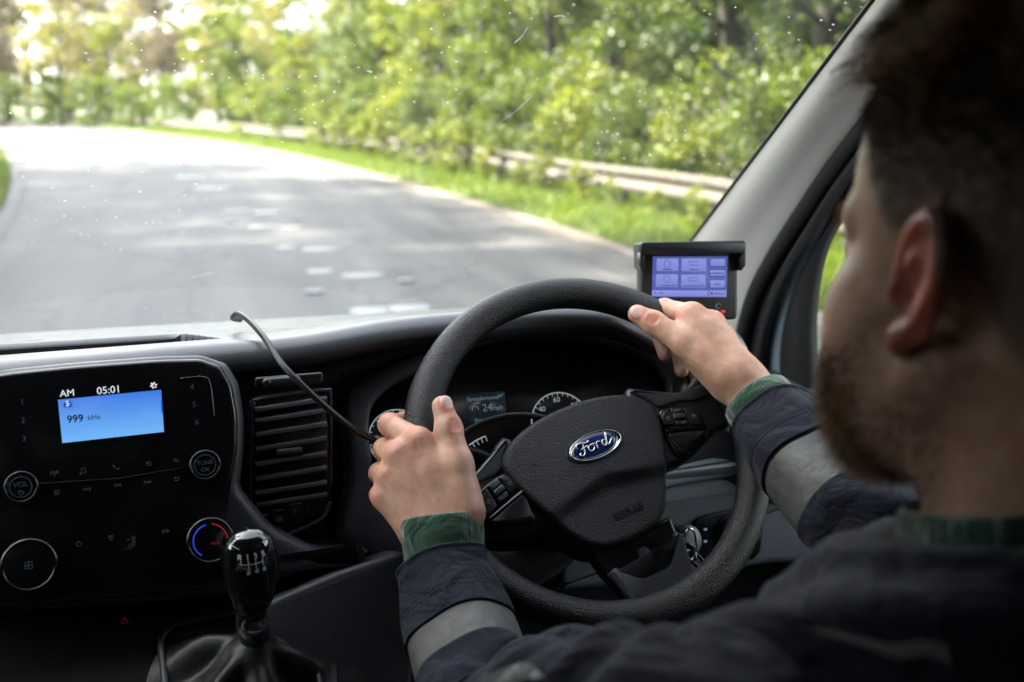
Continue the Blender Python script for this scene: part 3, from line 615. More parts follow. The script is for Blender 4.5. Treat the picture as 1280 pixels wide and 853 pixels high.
for x in xs_:
    for y, z in prof:
        fr_ = np.clip((1.25-y)/.25, 0, 1); yy_ = y + .09*np.clip(x, -.35, .3)*fr_
        hump = math.exp(-((x-.27)/.17)**4)
        zz = z + hump*.012*np.clip((1.4-y)/.3, 0, 1)*(1 if z > 1.58 else 0)
        st_ = lambda v, lo, hi: float(np.clip((v-lo)/(hi-lo), 0, 1)**2*(3-2*np.clip((v-lo)/(hi-lo), 0, 1)))
        zz -= .06*st_(y, 1.052, 1.060)*st_(-y, -1.222, -1.212)*st_(-x, .018+.25*(y-1.06), .032+.25*(y-1.06))*(1 if z > 1.5 else 0)   # open storage tray
        if z > 1.55 and y > 1.02 and x > .35:      # right end rises a little to the pillar
            zz += 0
        s2 = np.clip((x-.40)/.08, 0, 1); zz -= .026*s2*s2*(3-2*s2)*(z > 1.55); sm = np.clip((x-.565)/.10, 0, 1); zz -= .19*sm*sm*(3-2*sm)*np.clip((z-1.30)/.2, 0, 1)
        dv.append((x, yy_, zz))
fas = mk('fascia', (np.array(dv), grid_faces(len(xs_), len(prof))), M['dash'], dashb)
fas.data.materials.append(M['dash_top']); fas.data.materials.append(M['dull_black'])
fas.data.polygons.foreach_set('material_index', np.array([2 if (k % (len(prof)-1)) < NTOP and fas.data.polygons[k].center.z+1.3 < float(np.interp(fas.data.polygons[k].center.y+1.1, pd_[:11][::-1, 0], pd_[:11][::-1, 1]))-.012 and fas.data.polygons[k].center.x < .13 else (1 if (k % (len(prof)-1)) < NTOP else 0) for k in range(len(fas.data.polygons))], np.int32))  # tray well coloured black to deepen the shade inside it
# seam between the centre and the driver's side
mk('seam', tube(catmull([hit(x, y, V(.1, 1.040, 1.5), V(0, -1, .05)) for x, y in ((427, 445), (430, 520), (428, 600), (422, 690))], 5), .0016, 6), M['matt_black'], dashb)

# radio and climate panel
RF = Fr(P(140, 540, .90), V(.995, .10, 0), unit(V(.03, -.95, .30)))
rp = lambda pts, h=0.0: np.array([RF.px(x, y, h) for x, y in pts])
stack = rp([(-90, 489), (0, 467), (90, 458), (200, 450), (250, 449), (276, 458), (290, 482), (297, 520), (297, 560), (288, 610), (280, 660), (300, 715), (250, 738), (100, 752), (-90, 770)])
mk('centre_stack', prism(RF, quad_round(rp([(-90, 484), (0, 461), (90, 452), (200, 444), (252, 443), (284, 454), (299, 480), (305, 520), (305, 565), (300, 610), (340, 660), (400, 690), (470, 690), (300, 745), (200, 757), (0, 771), (-90, 778)]), .2, 3), -.16, -.004, .012), M['dash'], dashb)
radio = mk('radio_panel', prism(RF, quad_round(stack, .22, 4), -.02, .004, .005, 3), M['gloss_black'], dashb)
scr_o = rp([(72.5, 500), (201.5, 487.5), (205, 540), (78, 554)], .0045)
def mat_screen(name, c0, c1, k, axis):
    m = mat(name, (.01, .01, .01), .45, spec=.12); n, l, b = nodes_of(m); tc = n.new("ShaderNodeTexCoord"); sp = n.new("ShaderNodeSeparateXYZ"); l.new(tc.outputs["Generated"], sp.inputs[0])
    r = n.new("ShaderNodeValToRGB"); r.color_ramp.elements[0].color = (*c0, 1); r.color_ramp.elements[1].color = (*c1, 1)
    l.new(sp.outputs[axis], r.inputs[0]); l.new(r.outputs[0], b.inputs["Emission Color"]); b.inputs["Emission Strength"].default_value = k; return m
M['display'] = mat_screen('radio_display', (.19, .51, 1.0), (.035, .19, .79), KE*.95, 2)
disp = mk('display', prism(RF, scr_o, .0045, .0052), M['display'], radio)
ang = math.atan2(*( (scr_o[1]-scr_o[0])[::-1] ))
def rtext(s, px, py, size, m_, parent, h=.0055, align='CENTER', bold=0.0, fr=RF):
    c = fr.px(px, py, h); g = Fr(fr(*c, h), fr.x*cos(ang)+fr.y*sin(ang), fr.n)
    return mk('lettering', lettering(g, s, 0, 0, size, .0, .0003, align, bold=bold), m_, parent, smooth=False)
rtext('AM', 84, 492, .0085, M['icon_white'], disp); rtext('05:01', 136, 488, .0092, M['icon_white'], disp)
rtext('999', 94, 524, .0092, M['dark_print'], disp, bold=.00015); rtext('kHz', 117.5, 522, .0064, M['dark_print'], disp)
M['tab_blue'] = mat('display_tab', (.01, .03, .2), .4, emit=(.01, .07, .45), estr=KE)
c5 = RF.px(84.5, 505, .0055); g5 = Fr(RF(*c5, .0053), RF.x*cos(ang)+RF.y*sin(ang), RF.n)
mk('preset_tab', prism(g5, rrect(-.0035, -.003, .0035, .003, .0006), 0, .0003), M['tab_blue'], disp)
mk('lettering', lettering(g5, '5', 0, 0, .0068, .0004, .0003, bold=.0001), M['icon_white'], disp, smooth=False)
cs = RF.px(202.3, 508, .0055); gs = Fr(RF(*cs, .0053), RF.x*cos(ang)+RF.y*sin(ang), RF.n)
mk('scroll_bar', prism(gs, rrect(-.0006, -.006, .0006, .007, .0004), 0, .0003), M['tab_blue'], disp)
ci = RF.px(192, 482, .0055); gi = Fr(RF(*ci, .0053), RF.x, RF.n)
mk('status_icon', join(*[strip(gi, [(-.003*cos(t), -.003*sin(t)), (.003*cos(t), .003*sin(t))], .0012, 0, .0003+.0001*k) for k, t in enumerate((0.2, 1.25, 2.3))], ), M['icon_white'], disp)
mk('status_mark', prism(gi, circ(.0003, 0, .0013, n=12), .0007, .0009), M['red_led'], disp)
for s, x, y in (('1', 28, 503), ('2', 29, 526), ('3', 30, 549), ('4', 240, 484), ('5', 243, 506), ('6', 246, 528)): rtext(s, x, y, .0072, M['icon'], radio)
def knob(fr, px, py, r, proud, name, parent, glyphs=()):
    c = fr.px(px, py, proud); g = Fr(fr(*c, 0), fr.x, fr.n)
    kb = mk(name, lathe(g, [(r*1.02, .001), (r*1.0, proud*.75), (r*.93, proud*.97), (r*.86, proud), (r*.1, proud)], 40), M['gloss_black'], parent)
    rg = mk('trim_ring', lathe(g, [(r*1.02, proud*.66), (r*1.05, proud*.74), (r*1.03, proud*.9), (r*.97, proud*1.03), (r*.90, proud*1.02), (r*.89, proud*.9)], 48), M['steel'], parent)
    return kb, g
kb, g = knob(RF, 26, 609, .0135, .012, 'volume_knob', radio); GT_ = Fr(g.o, RF.x*cos(ang)+RF.y*sin(ang), RF.n)
mk('lettering', lettering(GT_, 'VOL', 0, .002, .0062, .0122, .0003), M['icon'], radio, smooth=False)
mk('power_icon', join(tube(np.array([GT_(.0018*sin(t), -.005+.0018*cos(t), .0124) for t in np.linspace(.5, 5.8, 16)]), .0003, 5), tube(np.array([GT_(0, -.004, .0124), GT_(0, -.0025, .0124)]), .0003, 5)), M['icon'], radio)
mk('dial_line', tube(np.array([GT_(.0088*cos(t), .0088*sin(t), .0124) for t in np.linspace(0, 2*pi, 40)]), .00025, 5), M['icon'], radio)
kb, g = knob(RF, 256.5, 581.5, .0135, .012, 'tuning_knob', radio); GT_ = Fr(g.o, RF.x*cos(ang)+RF.y*sin(ang), RF.n)
mk('lettering', lettering(GT_, 'TUNE', 0, .002, .0055, .0122, .0003), M['icon'], radio, smooth=False); mk('lettering', lettering(GT_, 'OK', 0, -.0042, .0055, .0122, .0003), M['icon'], radio, smooth=False)
mk('dial_line', tube(np.array([GT_(.0092*cos(t), .0092*sin(t), .0124) for t in np.linspace(0, 2*pi, 40)]), .00025, 5), M['icon'], radio)
kb, g = knob(RF, 36, 707, .0225, .014, 'fan_knob', radio); GT_ = Fr(g.o, RF.x, RF.n)
mk('fan_icon', join(*[tube(np.array([GT_(.0022*cos(q)+.0016*cos(t), .0022*sin(q)+.0016*sin(t), .0144) for t in np.linspace(0, 2*pi, 14)]), .0003, 5) for q in (.8, 2.37, 3.94, 5.51)]), M['icon'], radio)
kb, g = knob(RF, 263, 676, .0205, .014, 'temperature_knob', radio); GT_ = Fr(g.o, RF.x, RF.n)
mk('cold_arc', tube(np.array([GT_(.0148*cos(t), .0148*sin(t), .0145) for t in np.linspace(1.75, 4.1, 26)]), .0006, 6), M['blue_mark'], radio)
mk('warm_arc', tube(np.array([GT_(.0148*cos(t), .0148*sin(t), .0145) for t in np.linspace(1.4, -.6, 26)]), .0006, 6), M['red_mark'], radio)
mk('lettering', lettering(GT_, 'MAX', .004, -.003, .0035, .0145, .0003), M['red_mark'], radio, smooth=False)
# button icons
def ic(px, py, paths, r=.00026, m_='icon'):
    c = RF.px(px, py, .005); g_ = Fr(RF(*c, .0046), RF.x*cos(ang)+RF.y*sin(ang), RF.n)
    mk('button_icon', join(*[tube(np.array([g_(x*.001, y*.001, 0) for x, y in p]), r, 5) for p in paths]), M[m_], radio)
arc = lambda cx, cy, r, a, b, n=12: [(cx+r*cos(t), cy+r*sin(t)) for t in np.linspace(a, b, n)]
ic(68, 592.5, [[(0, -2.6), (0, .5)], arc(0, 1, .8, 0, 6.28), arc(0, 1, 2, .6, -.6, 6), arc(0, 1, 2, 2.5, 3.8, 6), arc(0, 1, 3, .6, -.6, 6), arc(0, 1, 3, 2.5, 3.8, 6)])
ic(104, 589, [[(-1.5, -2), (-1.5, 2), (1.8, 2.6), (1.8, -1.4)], arc(-2.2, -2, .8, 0, 6.28), arc(1.1, -1.4, .8, 0, 6.28)])
ic(145, 584, [catmull([(-2, 2), (-1.4, -.2), (.6, -1.8), (2.4, -2)], 4), [(-2.4, 2.2), (-1.5, 1.2)], [(1.6, -1.2), (2.6, -1.9)]])
ic(186, 580, [[(-2, -1.5), (-2, 1.5), (2, 1.5), (2, -1.5), (-2, -1.5)], [(-2, 1.5), (2, -1.5)]])
ic(220, 576, [arc(-1, .5, 1.2, 0, 6.28), arc(1.4, -.6, 1, 0, 6.28)])
ic(71, 616, [[(-2.5, 1.5), (2.5, 1.5)], [(-2.5, 0), (2.5, 0)], [(-2.5, -1.5), (2.5, -1.5)], [(-.8, 2.2), (-.8, .8)], [(1, .7), (1, -.7)], [(-.8, -.8), (-.8, -2.2)]])
ic(109, 612, [[(-2.8, 1.2), (-2.8, -1.2)], [(0, 1.2), (-2.4, 0), (0, -1.2), (0, 1.2)], [(2.4, 1.2), (0, 0), (2.4, -1.2), (2.4, 1.2)]])
ic(147, 607, [[(-2.2, 1.3), (.1, 0), (-2.2, -1.3), (-2.2, 1.3)], [(1, 1.2), (1, -1.2)], [(2.2, 1.2), (2.2, -1.2)]])
ic(184, 603.5, [[(-2.4, 1.2), (0, 0), (-2.4, -1.2), (-2.4, 1.2)], [(0, 1.2), (2.4, 0), (0, -1.2), (0, 1.2)], [(2.8, 1.2), (2.8, -1.2)]])
ic(221, 599, [[(-2.4, -1.3), (1.6, -1.3), (2.2, -.4), (2.2, .6), (1.6, 1.4), (-1.8, 1.4)], [(-1, 2.2), (-1.9, 1.4), (-1, .6)]])
ic(98.5, 680, [arc(0, 0, 2, 2.2, 7.2), [(0, .4), (0, 2.4)]])
ic(139, 673, [[(-2, 2), (2, 2), (1.3, 0), (-1.3, 0), (-2, 2)], [(-1.2, -.8), (-1.2, -2)], [(0, -.8), (0, -2)], [(1.2, -.8), (1.2, -2)]])
ic(165, 680, [arc(1.4, 5, 1.3, 0, 6.28), catmull([(.6, 3), (.2, 0), (-2.6, -1), (-3.6, -4)], 4), catmull([(2.4, 3), (1.8, -2), (-1, -3), (-2.4, -5)], 4), [(-4, 4.5), (-2, 3.2), (-2.6, 4.6)], [(-7, -3), (-5.4, -4)]])
ic(207, 664, [catmull([(-3, -.6), (-2, .8), (0, 1.1), (2, .4), (3, -.5)], 4), arc(-1.7, -.8, .7, 0, 6.28), arc(1.6, -.8, .7, 0, 6.28)])
hz = RF.px(158, 771, 0); 
ch_ = Fr(hit(158, 772, P(158, 772, .93), RF.n), RF.x, RF.n)
mk('hazard_icon', tube(np.array([ch_(.0035*sin(t), .0035*cos(t), .02) for t in (0, 2.09, 4.19, 6.28)]), .0005, 5), mat('hazard_mark', (.05, .004, .004), .5, emit=(.6, .05, .03), estr=KE*.06), dashb)
mk('panel_line', tube(np.array([RF(*RF.px(x, y, .0045), .0045) for x, y in ((6, 604), (60, 604), (150, 598), (245, 582))]), .0003, 5), M['satin_black'], radio)
mk('panel_line', tube(catmull([RF(*RF.px(x, y, .0045), .0045) for x, y in ((225, 473), (254, 471), (263, 480), (268, 520))], 5), .0003, 5), M['grey_print'], radio)

# air vent column with switches below
VF = Fr(P(365, 570, .985), V(.995, .09, 0), unit(V(.02, -.985, .17)))
vp = lambda pts, h=0.0: np.array([VF.px(x, y, h) for x, y in pts])
vent = mk('air_vent', prism(VF, quad_round(vp([(312, 506), (320, 499), (408, 487), (415, 492), (414, 640), (396, 655), (330, 676), (313, 676)]), .3, 4), -.03, .004, .004), M['satin_black'], dashb)
mk('rim', tube(catmull([VF(*VF.px(x, y, .004), .004) for x, y in ((313, 640), (314, 560), (317, 506), (322, 500), (365, 493), (408, 488), (413, 494), (413, 560), (409, 618), (365, 633), (318, 642))], 5), .0017, 8), M['dash'], vent)
mk('lit_lower_edge', tube(catmull([VF(*VF.px(x, y, .006), .006) for x, y in ((314, 682), (350, 672), (388, 657), (406, 645), (413, 628))], 5), .0028, 8), M['dash_grey'], vent)  # paler tube added to imitate the lit lower edge of the housing
mk('duct', prism(VF, quad_round(vp([(319, 505), (407, 493), (407, 613), (318, 636)], .004), .1, 3), .003, .0045), M['matt_black'], vent)
for y in (505, 519, 536, 554, 573, 591, 609, 624):
    a_, b_ = VF.px(319, y+6, .008), VF.px(408, y-8, .008); t_ = unit(b_-a_); g_ = Fr(VF(*a_, .004), VF.x*t_[0]+VF.y*t_[1], VF.n)
    L_ = np.linalg.norm(b_-a_); v_, f_ = prism(g_, [(0, -.0035), (L_, -.0035), (L_, .0012), (0, .0012)], .0005, .0085, .0008, 2)
    mk('slat', (v_, f_), M['slat'], vent)
tabc = VF.px(362, 564, .012); g_ = Fr(VF(*tabc, .009), VF.x*cos(ang)+VF.y*sin(ang), VF.n)
mk('tab', prism(g_, rrect(-.0125, -.003, .0125, .003, .002), 0, .006, .002), M['dash_grey'], vent)
for k, (x, y) in enumerate(((328, 655), (349, 648), (370, 640), (391, 631))):
    c = VF.px(x, y, .006); g_ = Fr(VF(*c, .004), VF.x*cos(ang*1.9)+VF.y*sin(ang*1.9), VF.n)
    b_ = mk('switch', prism(g_, rrect(-.0077, -.0105, .0077, .0105, .0015), 0, .004, .0012), M['spoke'], vent)
    mk('switch_line', prism(g_, rrect(-.006, .0085, .006, .0092, .0003), .004, .0046), M['white_print'], b_)
    if k == 0: mk('switch_icon', join(tube(np.array([g_(.0026*cos(t), .0026*sin(t), .0042) for t in np.linspace(0, 6.28, 20)]), .00025, 5), tube(np.array([g_(0, .0012, .0042), g_(0, -.001, .0042)]), .0003, 5)), M['icon'], b_)
    if k == 1: mk('switch_icon', join(*[tube(np.array([g_(-.003, q, .0042), g_(.003, q, .0042)]), .00028, 5) for q in (-.0024, -.001, .0004)], tube(np.array([g_(-.0015, .0015, .0042), g_(.001, .003, .0042), g_(.0025, .0015, .0042)]), .00025, 5)), M['icon'], b_)
    if k == 2: mk('switch_icon', lettering(g_, 'P', -.0015, .001, .0062, .0041, .0002), M['icon'], b_, smooth=False)
mk('vent_wheel_plate', prism(VF, quad_round(vp([(318, 472), (403, 465), (403, 478), (318, 485)]), .3, 3), .0, .0065, .002), M['satin_black'], dashb)
c = VF.px(352, 477, .008); g_ = Fr(VF(*c, .005), VF.x*cos(ang)+VF.y*sin(ang), VF.n)
mk('vent_wheel', prism(g_, rrect(-.0185, -.0045, .0185, .0045, .004), 0, .008, .003), M['spoke'], dashb)
mk('wheel_mark', prism(g_, rrect(-.0125, -.002, -.0105, .002, .0004), .008, .0085), M['steel'], dashb)

# gear console (grey grained side) below the vent
GCF = Fr(P(420, 770, .93), V(.97, .20, .0), unit(V(.10, -.92, .38)))
mk('gear_console', prism(GCF, quad_round([GCF.px(*p) for p in [(300, 770), (345, 748), (420, 716), (505, 688), (520, 760), (512, 900), (500, 1100), (300, 1100)]], .12, 4), -.25, 0, .005), M['dash'], dashb)

# instrument cluster
CF = Fr(P(640, 480, 1.115), V(1, 0, 0), unit(V(0, -.88, .47)))
cp = lambda pts, h=0.0: np.array([CF.px(x, y, h) for x, y in pts])
op = cp([(462, 575), (459, 525), (468, 505), (484, 489), (530, 464), (582, 441), (640, 431), (700, 428), (760, 437), (805, 456), (828, 486), (822, 515), (790, 580), (640, 690), (480, 640)])
outer = cp([(436, 600), (432, 500), (450, 478), (520, 447), (575, 432), (640, 422), (700, 419), (765, 427), (820, 446), (852, 478), (846, 515), (812, 590), (640, 740), (440, 690)])
clus = mk('instrument_cluster', prism(CF, catmull(op, 4, True), .004, .010), M['satin_black'], dashb)
oo = catmull(outer, 4, True); ii = catmull(op, 4, True); no_ = 60
def resamp(o, m_):
    o = ccw(o); c = o.mean(0); a = np.arctan2(o[:, 1]-c[1], o[:, 0]-c[0]); th = np.linspace(-pi, pi, m_, endpoint=False); s = np.argsort(a)
    r = np.hypot(*(o-c).T); rr = np.interp(th, a[s], r[s], period=2*pi); return np.c_[c[0]+rr*np.cos(th), c[1]+rr*np.sin(th)]
ro, ri = resamp(oo, 96), resamp(ii, 96)
sv_ = np.array([CF(x, y, h) for ring, h in ((ro*1.03, .0), (ro, .016), (ro+(ri-ro)*.25, .022), (ro+(ri-ro)*.9, .024), (ri, .021), (ri*.995, .004)) for x, y in ring])
mk('surround', (sv_, grid_faces(6, 96, True)), M['dash'], clus)
def ctext(s, x, y, size, m_, align='CENTER', h=.0112):
    c = CF.px(x, y, h); g_ = Fr(CF(*c, h), V(1, 0, 0), CF.n); return mk('lettering', lettering(g_, s, 0, 0, size, 0, .0003, align), m_, clus, smooth=False)
M['cluster_screen'] = mat('cluster_screen', (.01, .01, .012), .3, emit=(.10, .22, .30), estr=KE*.05)
M['dim_text'] = mat('cluster_text', (.1, .1, .1), .5, emit=(.55, .75, .9), estr=KE*.17)
mk('trip_screen', prism(CF, cp([(585, 493), (631, 489), (633, 524), (587, 529)], .0105), .0105, .0109), M['cluster_screen'], clus)
ctext('Speedometer', 604, 498, .0068, M['dim_text']); ctext('44°', 626, 495, .006, M['dim_text'])
ctext('24', 609, 510, .0115, M['dim_text']); ctext('mph', 622, 510, .0070, M['dim_text'])
c = CF.px(594, 511, .0112); g_ = Fr(CF(*c, .0112), V(1, 0, 0), CF.n)
mk('dial_icon', tube(np.array([g_(.0035*cos(t), .0035*sin(t)-.001, 0) for t in np.linspace(-.3, 3.44, 14)]), .0004, 5), M['dim_text'], clus)
ctext('Speed', 601, 525, .0058, M['dim_text'])
def gauge(px, py, rpx, a0, a1, nums, inner=True):
    c = CF.px(px, py, .011); e = CF.px(px+rpx, py, .011); r = e[0]-c[0]; g_ = Fr(CF(*c, .0112), V(1, 0, 0), CF.n)
    parts = [tube(np.array([g_(r*cos(t), r*sin(t), 0) for t in np.linspace(a0, a1, 50)]), .0008, 6)]
    for t in np.linspace(a0, a1, 19): parts.append(tube(np.array([g_(r*cos(t), r*sin(t), 0), g_(r*.90*cos(t), r*.90*sin(t), 0)]), .0005, 5))
    mk('gauge_ring', join(*parts), M['gauge_white'], clus)
    if inner: mk('inner_ring', join(tube(np.array([g_(r*.52*cos(t), r*.52*sin(t)-.1*r, 0) for t in np.linspace(.5, 2.7, 30)]), .0006, 5), *[tube(np.array([g_(r*.52*cos(t), r*.52*sin(t)-.1*r, 0), g_(r*.42*cos(t), r*.42*sin(t)-.1*r, 0)]), .0006, 5) for t in np.linspace(.5, 2.7, 9)]), M['grey_print'], clus)
    for s, t in nums: mk('lettering', lettering(g_, s, r*.76*cos(t), r*.76*sin(t), .0085, 0, .0003), M['gauge_white'], clus, smooth=False)
    return g_, r
gauge(701, 528, 36, -.2, 3.3, (('40', 2.45), ('60', 1.62), ('80', .75), ('20', 3.2)))
gauge(497, 548, 36, .2, 4.5, (), False)
g_, r = gauge(630, 610, 66, 1.8, 3.5, (), False)
ctext('120', 592, 569, .0075, M['gauge_white']); 
c = CF.px(582, 570, .0112); g_ = Fr(CF(*c, .0112), V(1, 0, 0), CF.n); mk('bar_gauge', prism(g_, rrect(-.001, -.006, .001, .006, .0004), 0, .0004), M['gauge_blue'], clus)

# steering column shroud: dark arch in front of the cluster
WA = radians(39.5)
Wn = V(0, -cos(WA), sin(WA)); Wv = V(0, sin(WA), cos(WA)); Wc = V(.3419, .8979, 1.5148)
SHF = Fr(Wc-Wn*.085+V(-.02, 0, 0), V(1, 0, 0), Wn)
mk('column_shroud', prism(SHF, circ(0, -.02, .075, .062, 40), -.22, .03, .02), M['dull_black'], dashb)
for sx in (-1,): mk('stalk', tube(catmull([SHF(sx*.06, .02, 0), SHF(sx*.10, .035, .005), SHF(sx*.16, .03, .01)], 5), .007, 8), M['satin_black'], dashb)
arch = catmull([hit(x, y, P(600, 530, 1.03), CF.n) for x, y in ((560, 560), (590, 535), (620, 523), (650, 519), (684, 524), (705, 540))], 6)
mk('shroud_edge', tube(arch, .0035, 8), M['satin_black'], dashb)
# lamp switch plate at the right, end of the dash
LF = Fr(P(890, 668, 1.26), V(.98, .18, 0), unit(V(-.1, -.93, .34)))
mk('driver_panel', prism(LF, quad_round([LF.px(*p, -.006) for p in [(700, 640), (760, 620), (850, 602), (930, 590), (1130, 575), (1130, 700), (960, 705), (860, 725), (700, 740)]], .08, 3), -.06, -.006, .01), M['panel_grey'], dashb)
mk('driver_panel', prism(LF, quad_round([LF.px(*p, .012) for p in [(690, 600), (850, 568), (935, 556), (1130, 535), (1130, 582), (935, 592), (850, 606), (690, 645)]], .1, 3), -.06, .012, .012), M['door_grey'], dashb)
lsp = mk('lamp_switch', prism(LF, quad_round([LF.px(*p) for p in [(866, 652), (880, 644), (940, 632), (955, 645), (950, 690), (940, 700), (876, 697), (867, 685)]], .25, 4), -.008, .003, .003), M['gloss_black'], dashb)
c = LF.px(915, 665, .01); g_ = Fr(LF(*c, .003), LF.x, LF.n)
mk('rotary', lathe(g_, [(.0165, 0), (.016, .010), (.014, .012), (.002, .012)], 32), M['satin_black'], lsp); mk('rotary_ring', lathe(g_, [(.0185, 0), (.0195, .004), (.0185, .006), (.0168, .006), (.0165, .002)], 36), M['steel'], lsp)
for y in (662, 677):
    c = LF.px(882, y, .004); g_ = Fr(LF(*c, .0034), LF.x, LF.n); mk('switch_icon', prism(g_, rrect(-.002, -.0014, .002, .0014, .0006), 0, .0003), mat('switch_glow', (.1, .1, .1), .5, emit=(.5, .7, .9), estr=KE*.3), lsp)
# air vent at the far right behind the hand
SVF = Fr(P(848, 470, 1.16), V(.9, .3, 0), unit(V(-.3, -.9, .2)))
sv2 = mk('side_vent', prism(SVF, quad_round([SVF.px(*p) for p in [(846, 440), (905, 425), (912, 545), (850, 520)]], .15, 3), -.01, .004, .003), M['matt_black'], dashb)
for k in range(4):
    a_, b_ = SVF.px(849, 459+k*14, .006), SVF.px(908, 447+k*14, .006); g_ = Fr(SVF(*a_, .004), SVF.x*unit(b_-a_)[0]+SVF.y*unit(b_-a_)[1], SVF.n); L_ = np.linalg.norm(b_-a_)
    mk('slat', prism(g_, [(0, -.0012), (L_, -.0012), (L_, .0012), (0, .0012)], 0, .005), M['dash_grey'], sv2)
mk('vent_frame', tube(catmull([SVF(*SVF.px(x, y, .004), .004) for x, y in ((842, 425), (844, 470), (848, 520))], 5), .0025, 8), M['dash_grey'], sv2)
# ================================================================== STEERING WHEEL
wheel = empty('steering_wheel', Wc, 'black grained steering wheel held by both hands and turned left', 'steering wheel')
WR = radians(16.0); ux = V(1, 0, 0)
WF = Fr(Wc, ux*cos(WR)+Wv*sin(WR), Wn)
def rim_pt(t): return WF.o + (ux*cos(t)+Wv*sin(t))*.1745
nr, ns = 144, 22; rv = []
for i in range(nr):
    t = 2*pi*i/nr; e = ux*cos(t)+Wv*sin(t); c = WF.o+e*.1745; tl = t-WR
    g1 = math.exp(-((((tl-radians(38)+pi) % (2*pi))-pi)/.22)**2)+math.exp(-((((tl-radians(142)+pi) % (2*pi))-pi)/.22)**2)
    for k in range(ns):
        a = 2*pi*k/ns; ra, rb = .0168+.0012*g1, .0175+.0014*g1
        rv.append(c+e*(cos(a)*ra)+Wn*(sin(a)*rb))
mk('rim', (np.array(rv), grid_faces(nr, ns, True, True)), M['leather'], wheel)
def sym(h): h = np.array(h); return np.concatenate([h, [(-x, y) for x, y in h[::-1] if x > 0]])
SH = (-.006, 0.0)
pad_o = catmull(np.array([(0, .047), (.030, .0455), (.058, .0395), (.078, .030), (.089, .019), (.0925, .006), (.089, -.010), (.081, -.030), (.069, -.055), (.055, -.080), (.044, -.093), (.030, -.1005), (0, -.1035),
      (-.030, -.1005), (-.044, -.093), (-.055, -.080), (-.069, -.055), (-.081, -.030), (-.089, -.010), (-.0925, .006), (-.089, .019), (-.078, .030), (-.058, .0395), (-.030, .0455)])+V(*SH), 5, True)
pv = []; o = ccw(pad_o); c0 = np.array(SH)+V(0, -.02)
def padh(x, y):
    h = .004*(1-(x/.095)**2) 
    lo = np.clip((-.034-.10*abs(x)/.09*.18-y)/.012, 0, 1); h -= .0075*(lo*lo*(3-2*lo))*np.clip(1.15-abs(x)/.12, 0, 1)   # the lower field lies back behind a crease
    return h
rings = [(1, -.055), (1, -.014), (.995, -.009), (.985, -.0045), (.965, -.0015), (.94, 0.0)] + [(s, 0.0) for s in (.9, .85, .8, .74, .68, .62, .56, .5, .43, .36, .29, .22, .15, .08, .02)]
for s, h in rings:
    for x, y in o:
        q = c0+(V(x, y)-c0)*s; pv.append(WF(q[0], q[1], h + (padh(q[0]-SH[0], q[1]) if s < 1 else -.001)))
m_ = len(o); pf = grid_faces(len(rings), m_, True); pf.append([(len(rings)-1)*m_+i for i in range(m_)])
pad = mk('airbag_cover', (np.array(pv), pf), M['airbag'], wheel)
# oval badge
bc = (SH[0]+.006, -.004); BF = Fr(WF(bc[0], bc[1], .0035), WF.x, Wn)
mk('badge_surround', lathe(BF, [(.0335, -.004), (.0335, .0005), (.0325, .0012), (.031, .0)], 56, 1, .47), M['airbag'], pad)
mk('badge_rim', lathe(BF, [(.0300, -.002), (.0303, .0020), (.0296, .0029), (.0285, .0026), (.0275, .0016)], 64, 1, .45), M['chrome'], pad)
mk('badge', lathe(BF, [(.0280, .0), (.0279, .0014), (.02, .0022), (.01, .0026), (.001, .0027)], 64, 1, .435), M['badge_blue'], pad)
mk('badge_line', tube(np.array([BF(.0258*cos(t), .0110*sin(t), .0019) for t in np.linspace(0, 2*pi, 64, endpoint=False)]), .00035, 6, True), M['chrome'], pad)
# the script word, drawn as pen strokes
def pen(paths, r=.00085):
    return join(*[tube(np.array([BF(x*.001, y*.001, .0030) for x, y in catmull(p, 6)]), r*np.concatenate([np.linspace(.5, 1, 8), np.ones(max(1, (len(p)-1)*6+1-16)), np.linspace(1, .45, 8)])[:(len(p)-1)*6+1], 6) for p in paths])
mk('badge_script', pen([
    [(-19.5, 3.2), (-20.5, 5.2), (-17.5, 7.4), (-12.5, 6.6), (-8, 5.6), (-5.5, 6.6), (-6.5, 7.8)],                      # top sweep of F
    [(-12.2, 6.4), (-13.4, 1.5), (-14.6, -3.6), (-17.6, -5.6), (-20.4, -3.8), (-18.6, -2.0)],                           # stem with its loop
    [(-17.2, .6), (-13.6, 1.4), (-9.6, 2.2), (-9.0, 3.2)],                                                              # bar
    [(-5.6, 1.6), (-8.6, .4), (-8.8, -3.2), (-5.4, -4.4), (-2.6, -2.0), (-3.2, 1.2), (-5.8, 1.8), (-1.6, 2.0), (.4, 1.6)],   # o
    [(.2, 2.2), (1.0, .6), (.4, -2.6), (1.2, -4.2)], [(1.0, .2), (3.0, 2.2), (5.2, 1.8), (5.4, .8)],                    # r
    [(12.0, 1.4), (9.2, 1.8), (7.4, -.8), (8.0, -3.8), (10.6, -3.8), (12.4, -.8), (14.6, 4.8), (16.4, 7.2), (14.9, 6.8), (12.8, .2), (12.2, -3.0), (13.6, -4.2), (16.4, -2.2), (19.2, .6)]]), M['chrome'], pad)
def emboss(s, x, y, size, z, rot=0):
    g_ = Fr(WF(x, y, z), WF.x, Wn); return mk('lettering', lettering(g_, s, 0, 0, size, -.0004, .0010), M['matt_black'], pad, smooth=False)
emboss('AIRBAG', SH[0]+.008, -.076, .0105, padh(.008, -.076)+.0007)
